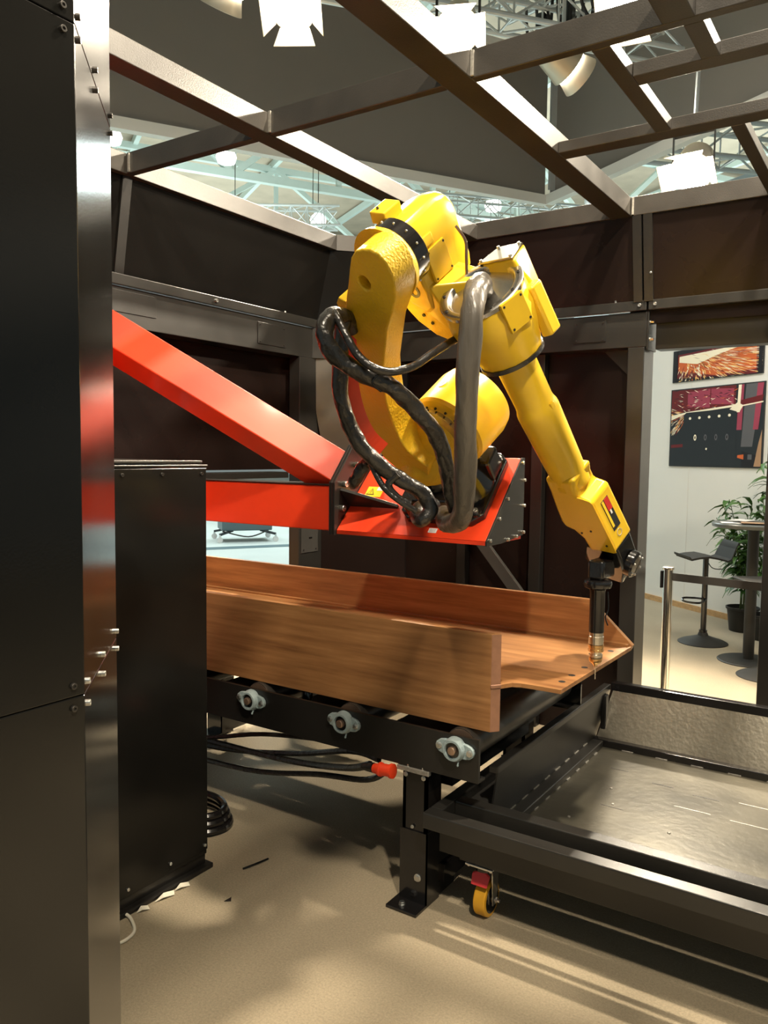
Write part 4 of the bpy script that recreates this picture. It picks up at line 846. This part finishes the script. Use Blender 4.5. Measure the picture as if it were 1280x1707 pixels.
# ================================================================== RIGHT SIDE: stanchion, stool, table, plant, posters
st = thing('barrier_post', (-1.04, 4.78, 0), 'polished chrome barrier post behind the tray cart', 'barrier post')
sx, sy = -1.165, 4.78
st.location = (sx, sy, 0)
B().lathe((sx, sy, 0), Z, [(0, .16), (.01, .16), (.03, .13), (.045, .03)], 36).ob('foot', M['chrome'], st)
B().cyl((sx, sy, .04), (sx, sy, .95), .0285, 28).ob('tube', M['chrome'], st)
B().lathe((sx, sy, .95), Z, [(0, .033), (.002, .034), (.012, .034), (.016, .028)], 28).ob('cap', M['steel'], st)
B().obox((sx-.034, sy, .89), X*.006, Y*.018, Z*.05).ob('belt_slot', M['gloss'], st)
B().loft([V((sx+.028, sy, .885)), V((sx+.028, sy, .930)), V((sx+.030, sy+.002, .930)), V((sx+.030, sy+.002, .885))], [V((.4, 4.55, .885)), V((.4, 4.55, .930)), V((.402, 4.552, .930)), V((.402, 4.552, .885))]).ob('belt', M['belt'], st, smooth=0)
# bar stool
s0 = V((-1.456, 7.252, 0))
sl = thing('bar_stool', s0, 'black bar stool with a low back in front of the white wall', 'stool')
B().lathe(s0, Z, [(0, .205), (.006, .206), (.02, .18), (.045, .10), (.065, .045), (.09, .036)], 44).ob('base', M['plastic'], sl)
B().cyl(s0+Z*.09, s0+Z*.74, .024, 24).ob('column', M['gloss'], sl)
B().cyl(s0+Z*.09, s0+Z*.115, .034, 24).ob('column_ring', M['gloss'], sl)
# camera-right direction near the stool
sr_ = V((.834, .551, 0)); sb = V((-.551, .834, 0))
prof = [(-.215, .772), (-.195, .752), (-.12, .768), (-.04, .775), (.05, .757), (.11, .742), (.14, .755), (.175, .84), (.205, .895)]
ba = B(); rows = []
for u, z in prof:
    hw = .19 if u < .12 else .19-(u-.12)*.35
    rows.append((s0+sr_*u-sb*hw*1.0+Z*(z), s0+sr_*u+sb*hw*.9+Z*(z)))
for i in range(len(rows)-1):
    a, b_ = rows[i]; c, d = rows[i+1]; ba.loft([a, b_, b_-Z*.016, a-Z*.016], [c, d, d-Z*.014+sr_*.008, c-Z*.014+sr_*.008], cap=i in (0, len(rows)-2))
ba.ob('seat_shell', M['plastic'], sl, smooth=60)
B().tube([s0+Z*.70+sr_*.02, s0+Z*.66+sr_*.05, s0+Z*.645+sr_*.09, s0+Z*.645+sr_*.15], .004, 8).ob('height_lever', M['plastic'], sl)
B().tube([s0+Z*.385-sr_*.02, s0+Z*.395-sr_*.10-sb*.02, s0+Z*.39-sr_*.185, s0+Z*.37-sr_*.19-sb*.06, s0+Z*.365-sr_*.08-sb*.1, s0+Z*.385-sb*.03], .009, 10).ob('footrest', M['gloss'], sl)
# second stool, mostly behind the post
s1 = V((-.83, 6.38, 0))
sl2 = thing('bar_stool', s1, 'second bar stool, mostly hidden at the right edge in front of the table', 'stool')
B().lathe(s1, Z, [(0, .205), (.006, .206), (.02, .18), (.045, .10), (.065, .045), (.09, .036)], 44).ob('base', M['plastic'], sl2)
B().cyl(s1+Z*.09, s1+Z*.72, .024, 24).ob('column', M['gloss'], sl2)
B().prism([(-.2, -.19), (.2, -.19), (.2, .19), (-.2, .19)], s1+Z*.70, sr_, sb, Z, 0, .018).ob('seat_shell', M['plastic'], sl2, bevel=.006)
# high table
t0 = V((-1.02, 6.80, 0))
tb = thing('high_table', t0, 'round grey high table with a dark column and flat disc foot', 'table')
B().lathe(t0, Z, [(0, .228), (.006, .23), (.012, .222), (.022, .05)], 48).ob('foot_disc', M['plastic'], tb)
B().cyl(t0+Z*.02, t0+Z*1.06, .042, 28).ob('column', M['plastic'], tb)
B().lathe(t0+Z*1.06, Z, [(0, .28), (.006, .305), (.03, .310), (.036, .305)], 48).ob('table_top', M['tabletop'], tb)
for k, (dx, dy, an, m) in enumerate(((-.12, -.10, .3, 'paper'), (-.02, -.03, .9, 'plastic'), (.03, -.12, .2, 'spark_d'), (-.10, .05, 1.3, 'paper'))):
    mm = M['paper'] if m == 'paper' else M['plastic'] if m == 'plastic' else M['spark'][7]
    c = t0+Z*(1.0965+.004*k)+X*dx+Y*dy; u = V((math.cos(an), math.sin(an), 0)); v = V((-u.y, u.x, 0))
    tag(B().obox(c+Z*.002, u*.105, v*.075, Z*.0018).ob('brochure', mm, smooth=0), ['white brochure nearest the left rim of the high table', 'dark folder lying in the middle of the high table', 'brown printed brochure nearest the viewer on the high table', 'white brochure at the back of the high table'][k], 'brochure', 'papers on the high table')
# potted plants
def plant(c, hh, n, seed, label, lean=0.0, pr=.125, spread=.33):
    c = V(c); rnd = random.Random(seed); t = thing('potted_plant', c, label, 'plant')
    B().lathe(c, Z, [(0, pr*.78), (.004, pr*.8), (.20, pr*.97), (.205, pr*1.05), (.225, pr*1.06), (.225, pr*.98), (.19, pr*.94)], 32).ob('pot', M['plastic'], t)
    B().lathe(c+Z*.185, Z, [(0, pr*.92), (.006, pr*.9)], 24).ob('soil', M['soil'], t)
    # shared leaf
    b = B(); L = .15; W_ = .021; secs = [(0, .15), (.2, .8), (.45, 1), (.75, .62), (1, .05)]
    for i, (a, k) in enumerate(secs): 
        z = .035*math.sin(a*3.0)-.05*a*a
        b.v += [V((a*L, -W_*k, z+.004)), V((a*L, 0, z)), V((a*L, W_*k, z+.004))]
    for i in range(4):
        for j in range(2): b.f.append((i*3+j, i*3+j+1, i*3+j+4, i*3+j+3)); b.mi.append(0)
    me = bpy.data.meshes.new('leaf'); me.from_pydata([tuple(p) for p in b.v], [], b.f); me.materials.append(M['leaf'])
    for p in me.polygons: p.use_smooth = True
    k = 0
    while k < n:
        a0 = rnd.random()*6.28; h = hh*(.55+.45*rnd.random()); sp = spread*(.2+.8*rnd.random())
        if V((math.cos(a0), math.sin(a0), 0)).dot(wn) < -.2: sp *= .25
        pts = [c+Z*.19+V((math.cos(a0), math.sin(a0), 0))*.03]
        for q in (.35, .7, 1.0): pts.append(c+Z*(.19+h*q)+V((math.cos(a0), math.sin(a0), 0))*(sp*q*q)+sr_*lean*q)
        B().tube(pts, .0035, 6, sub=3).ob('stem', M['stem'], t)
        m = min(int(16+10*rnd.random()), n-k)
        for q in range(m):
            f = .25+.75*q/m; i = min(int(f*3), 2); p = pts[i].lerp(pts[i+1], f*3-i if f < 1 else 1)
            o = bpy.data.objects.new('leaf', me); COL.objects.link(o); o.parent = t; o.location = p-c
            s = .75+.6*rnd.random(); o.scale = (s, s, s); o.rotation_euler = (rnd.uniform(-.5, .5), rnd.uniform(-.7, .35), rnd.random()*6.28)
        k += m
plant((-1.262, 7.98, 0), 1.12, 290, 5, 'bushy green plant in a black pot beside the high table', pr=.14, spread=.30)
plant((-1.03, 7.70, 0), 1.50, 130, 9, 'taller green plant behind the table at the right edge', lean=-.02, spread=.16)
# posters on the white wall
def WP(a, z, h=0): return wp+wd_*a+wn*h+Z*z
def poster(a0, a1, z0, z1, label, shapes, seed):
    t = thing('poster', WP(a0, z0, 0), label, 'poster')
    B().loft([WP(a0, z0, .001), WP(a1, z0, .001), WP(a1, z1, .001), WP(a0, z1, .001)], [WP(a0, z0, .012), WP(a1, z0, .012), WP(a1, z1, .012), WP(a0, z1, .012)]).ob('backing_board', M['label_black'], t, smooth=0)
    b = B(); k = [0]
    def poly(pts, mi):
        k[0] += 1; h = .0125+k[0]*.000004
        ps = [(min(max(p[0], 0.012), .988), min(max(p[1], .015), .985)) for p in pts]
        b.add([WP(a0+(a1-a0)*x, z0+(z1-z0)*y, h) for x, y in ps], [tuple(range(len(ps)))], mi)
    shapes(poly, random.Random(seed))
    o = b.ob('print', M['spark'], t, smooth=0)
def streak(poly, r, cx, cy, an, r0, r1, wdt, mi, asp=1.0):
    ca, sa = math.cos(an), math.sin(an)*asp; n = (-math.sin(an)*wdt, math.cos(an)*wdt*asp)
    poly([(cx+ca*r0, cy+sa*r0), (cx+ca*(r0+r1)/2+n[0], cy+sa*(r0+r1)/2+n[1]), (cx+ca*r1, cy+sa*r1), (cx+ca*(r0+r1)/2-n[0], cy+sa*(r0+r1)/2-n[1])], mi)
def sh1(poly, r):
    poly([(0, 0), (1, 0), (1, 1), (0, 1)], 0); poly([(.06, .12), (.94, .02), (.95, .97), (.06, .86)], 1)
    poly([(.07, .35), (.5, .1), (.93, .15), (.93, .9), (.07, .78)], 2)
    for k in range(420):
        an = math.radians(r.uniform(-100, 2)); q = r.random()**.7*.95; streak(poly, r, .1+.25*r.random(), .78, an, q, q+r.uniform(.05, .22), r.uniform(.003, .010), r.choice((3, 3, 4, 2, 1, 3, 4)), 1.0)
    poly([(.08, .62), (.3, .5), (.55, .72), (.85, .9), (.08, .80)], 4); poly([(.08, .7), (.5, .68), (.7, .84), (.08, .8)], 4)
    for k in range(60): x, y = r.uniform(.1, .92), r.uniform(.1, .9); streak(poly, r, x, y, math.radians(r.uniform(-60, 10)), 0, .12, .004, r.choice((3, 4, 1)))
    poly([(0, 0), (.055, 0), (.055, 1), (0, 1)], 0); poly([(.95, 0), (1, 0), (1, 1), (.955, 1)], 0)
def sh2(poly, r):
    poly([(0, 0), (1, 0), (1, 1), (0, 1)], 8)
    poly([(0, .70), (.72, .72), (.72, 1), (0, 1)], 1); poly([(.2, .76), (.45, .74), (.45, .97), (.2, .95)], 6); poly([(.46, .78), (.70, .76), (.70, .95), (.46, .97)], 6)
    for k in range(110): x, y = r.uniform(0, .75), r.uniform(.72, .98); streak(poly, r, x, y, math.radians(r.uniform(-40, 30)), 0, r.uniform(.02, .08), .004, r.choice((4, 2, 0, 1, 0, 4)))
    for k in range(170):
        an = math.radians(r.uniform(160, 250)); q = r.random()*.3; streak(poly, r, .2, .68, an, q, q+r.uniform(.04, .10), .004, r.choice((3, 4, 2, 1)))
    poly([(.02, .24), (.16, .25), (.16, .29), (.02, .28)], 1)
    poly([(.0, .66), (.2, .70), (.73, .755), (.73, .73), (.18, .675), (.0, .60)], 4)
    poly([(.16, 0), (.74, 0), (.74, .715), (.19, .69), (.16, .66)], 8)
    for i in range(5): poly([(.235+.107*i+.015*math.cos(q*.7), .615+.004*i+.018*math.sin(q*.7)) for q in range(9)], 4)
    for i in range(4): poly([(.30+.115*i+.016*math.cos(q*.7), .37+.04*math.sin(q*.7)) for q in range(9)], (4, 5, 5, 5)[i]); poly([(.30+.115*i+.007*math.cos(q*.7), .37+.022*math.sin(q*.7)) for q in range(9)], 0)
    poly([(.42, .22), (.435, .21), (.44, .235), (.425, .24)], 4)
    poly([(.74, .45), (.79, .45), (.80, 1), (.75, 1)], 6); poly([(.79, .25), (.90, .25), (.97, 1), (.82, 1)], 5); poly([(.90, .45), (.95, .45), (.99, 1), (.93, 1)], 6)
    poly([(.77, .72), (.98, .78), (.99, .85), (.77, .80)], 1); poly([(.77, .725), (.99, .76), (.99, .775), (.77, .74)], 4)
    poly([(.66, .70), (.74, .78), (.80, .74), (.76, .66)], 4); poly([(.735, .66), (.765, .66), (.775, 1), (.745, 1)], 4)
    poly([(.92, .02), (.99, .02), (.99, .45), (.96, .30)], 7); poly([(.80, .0), (.92, .0), (.94, .15), (.80, .2)], 0); poly([(.76, .12), (.82, .10), (.82, .16), (.76, .15)], 2)
    poly([(.86, .10), (.90, .10), (.90, .16), (.86, .16)], 5)
poster(.335, 1.565, 2.40, 2.735, 'upper poster, photo of orange cutting sparks', sh1, 4)
poster(.325, 1.60, 1.508, 2.325, 'lower large poster, photo of a dark plate being cut with sparks', sh2, 8)

# ================================================================== DISTANT CART THROUGH THE LEFT GAP
c0 = V((-10.15, 10.75, 0))
ct = thing('equipment_cart', c0, 'blue grey equipment cart on white casters seen through the low left gap', 'cart')
cu = V((.60, .80, 0)).normalized(); cvv = V((-cu.y, cu.x, 0))
B().obox(c0+Z*.62, cu*.45, cvv*.30, Z*.42).ob('body', M['teal'], ct, bevel=.02)
B().obox(c0+Z*.62-cvv*.305-cu*.25, cu*.012, cvv*.01, Z*.25).ob('handle', M['alu'], ct)
for s in (-1, 1):
    for q in (-1, 1):
        p = c0+cu*s*.50+cvv*q*.36
        B().bar(c0+cu*s*.25+cvv*q*.2+Z*.20, p+Z*.14, .05, .04).ob('leg', M['cartdark'], ct, bevel=.005)
        B().lathe(p+Z*.05-cvv*.015, cvv, [(0, .05), (.03, .05)], 20).ob('caster_wheel', M['label_white'], ct)
        B().cyl(p+Z*.06, p+Z*.14, .018, 10).ob('caster_stem', M['alu'], ct)
B().tube([c0-cu*.45-cvv*.32+Z*.2, c0-cvv*.38+Z*.10, c0+cu*.35-cvv*.34+Z*.2], .012, 8).ob('hose', M['rubber'], ct)
tag(B().obox((-9.35, 9.95, .003), hx*3.0, hy*.16, Z*.002).ob('floor_strip', M['teal'], smooth=0), 'dark strip across the pale aisle floor below the cart', 'strip')
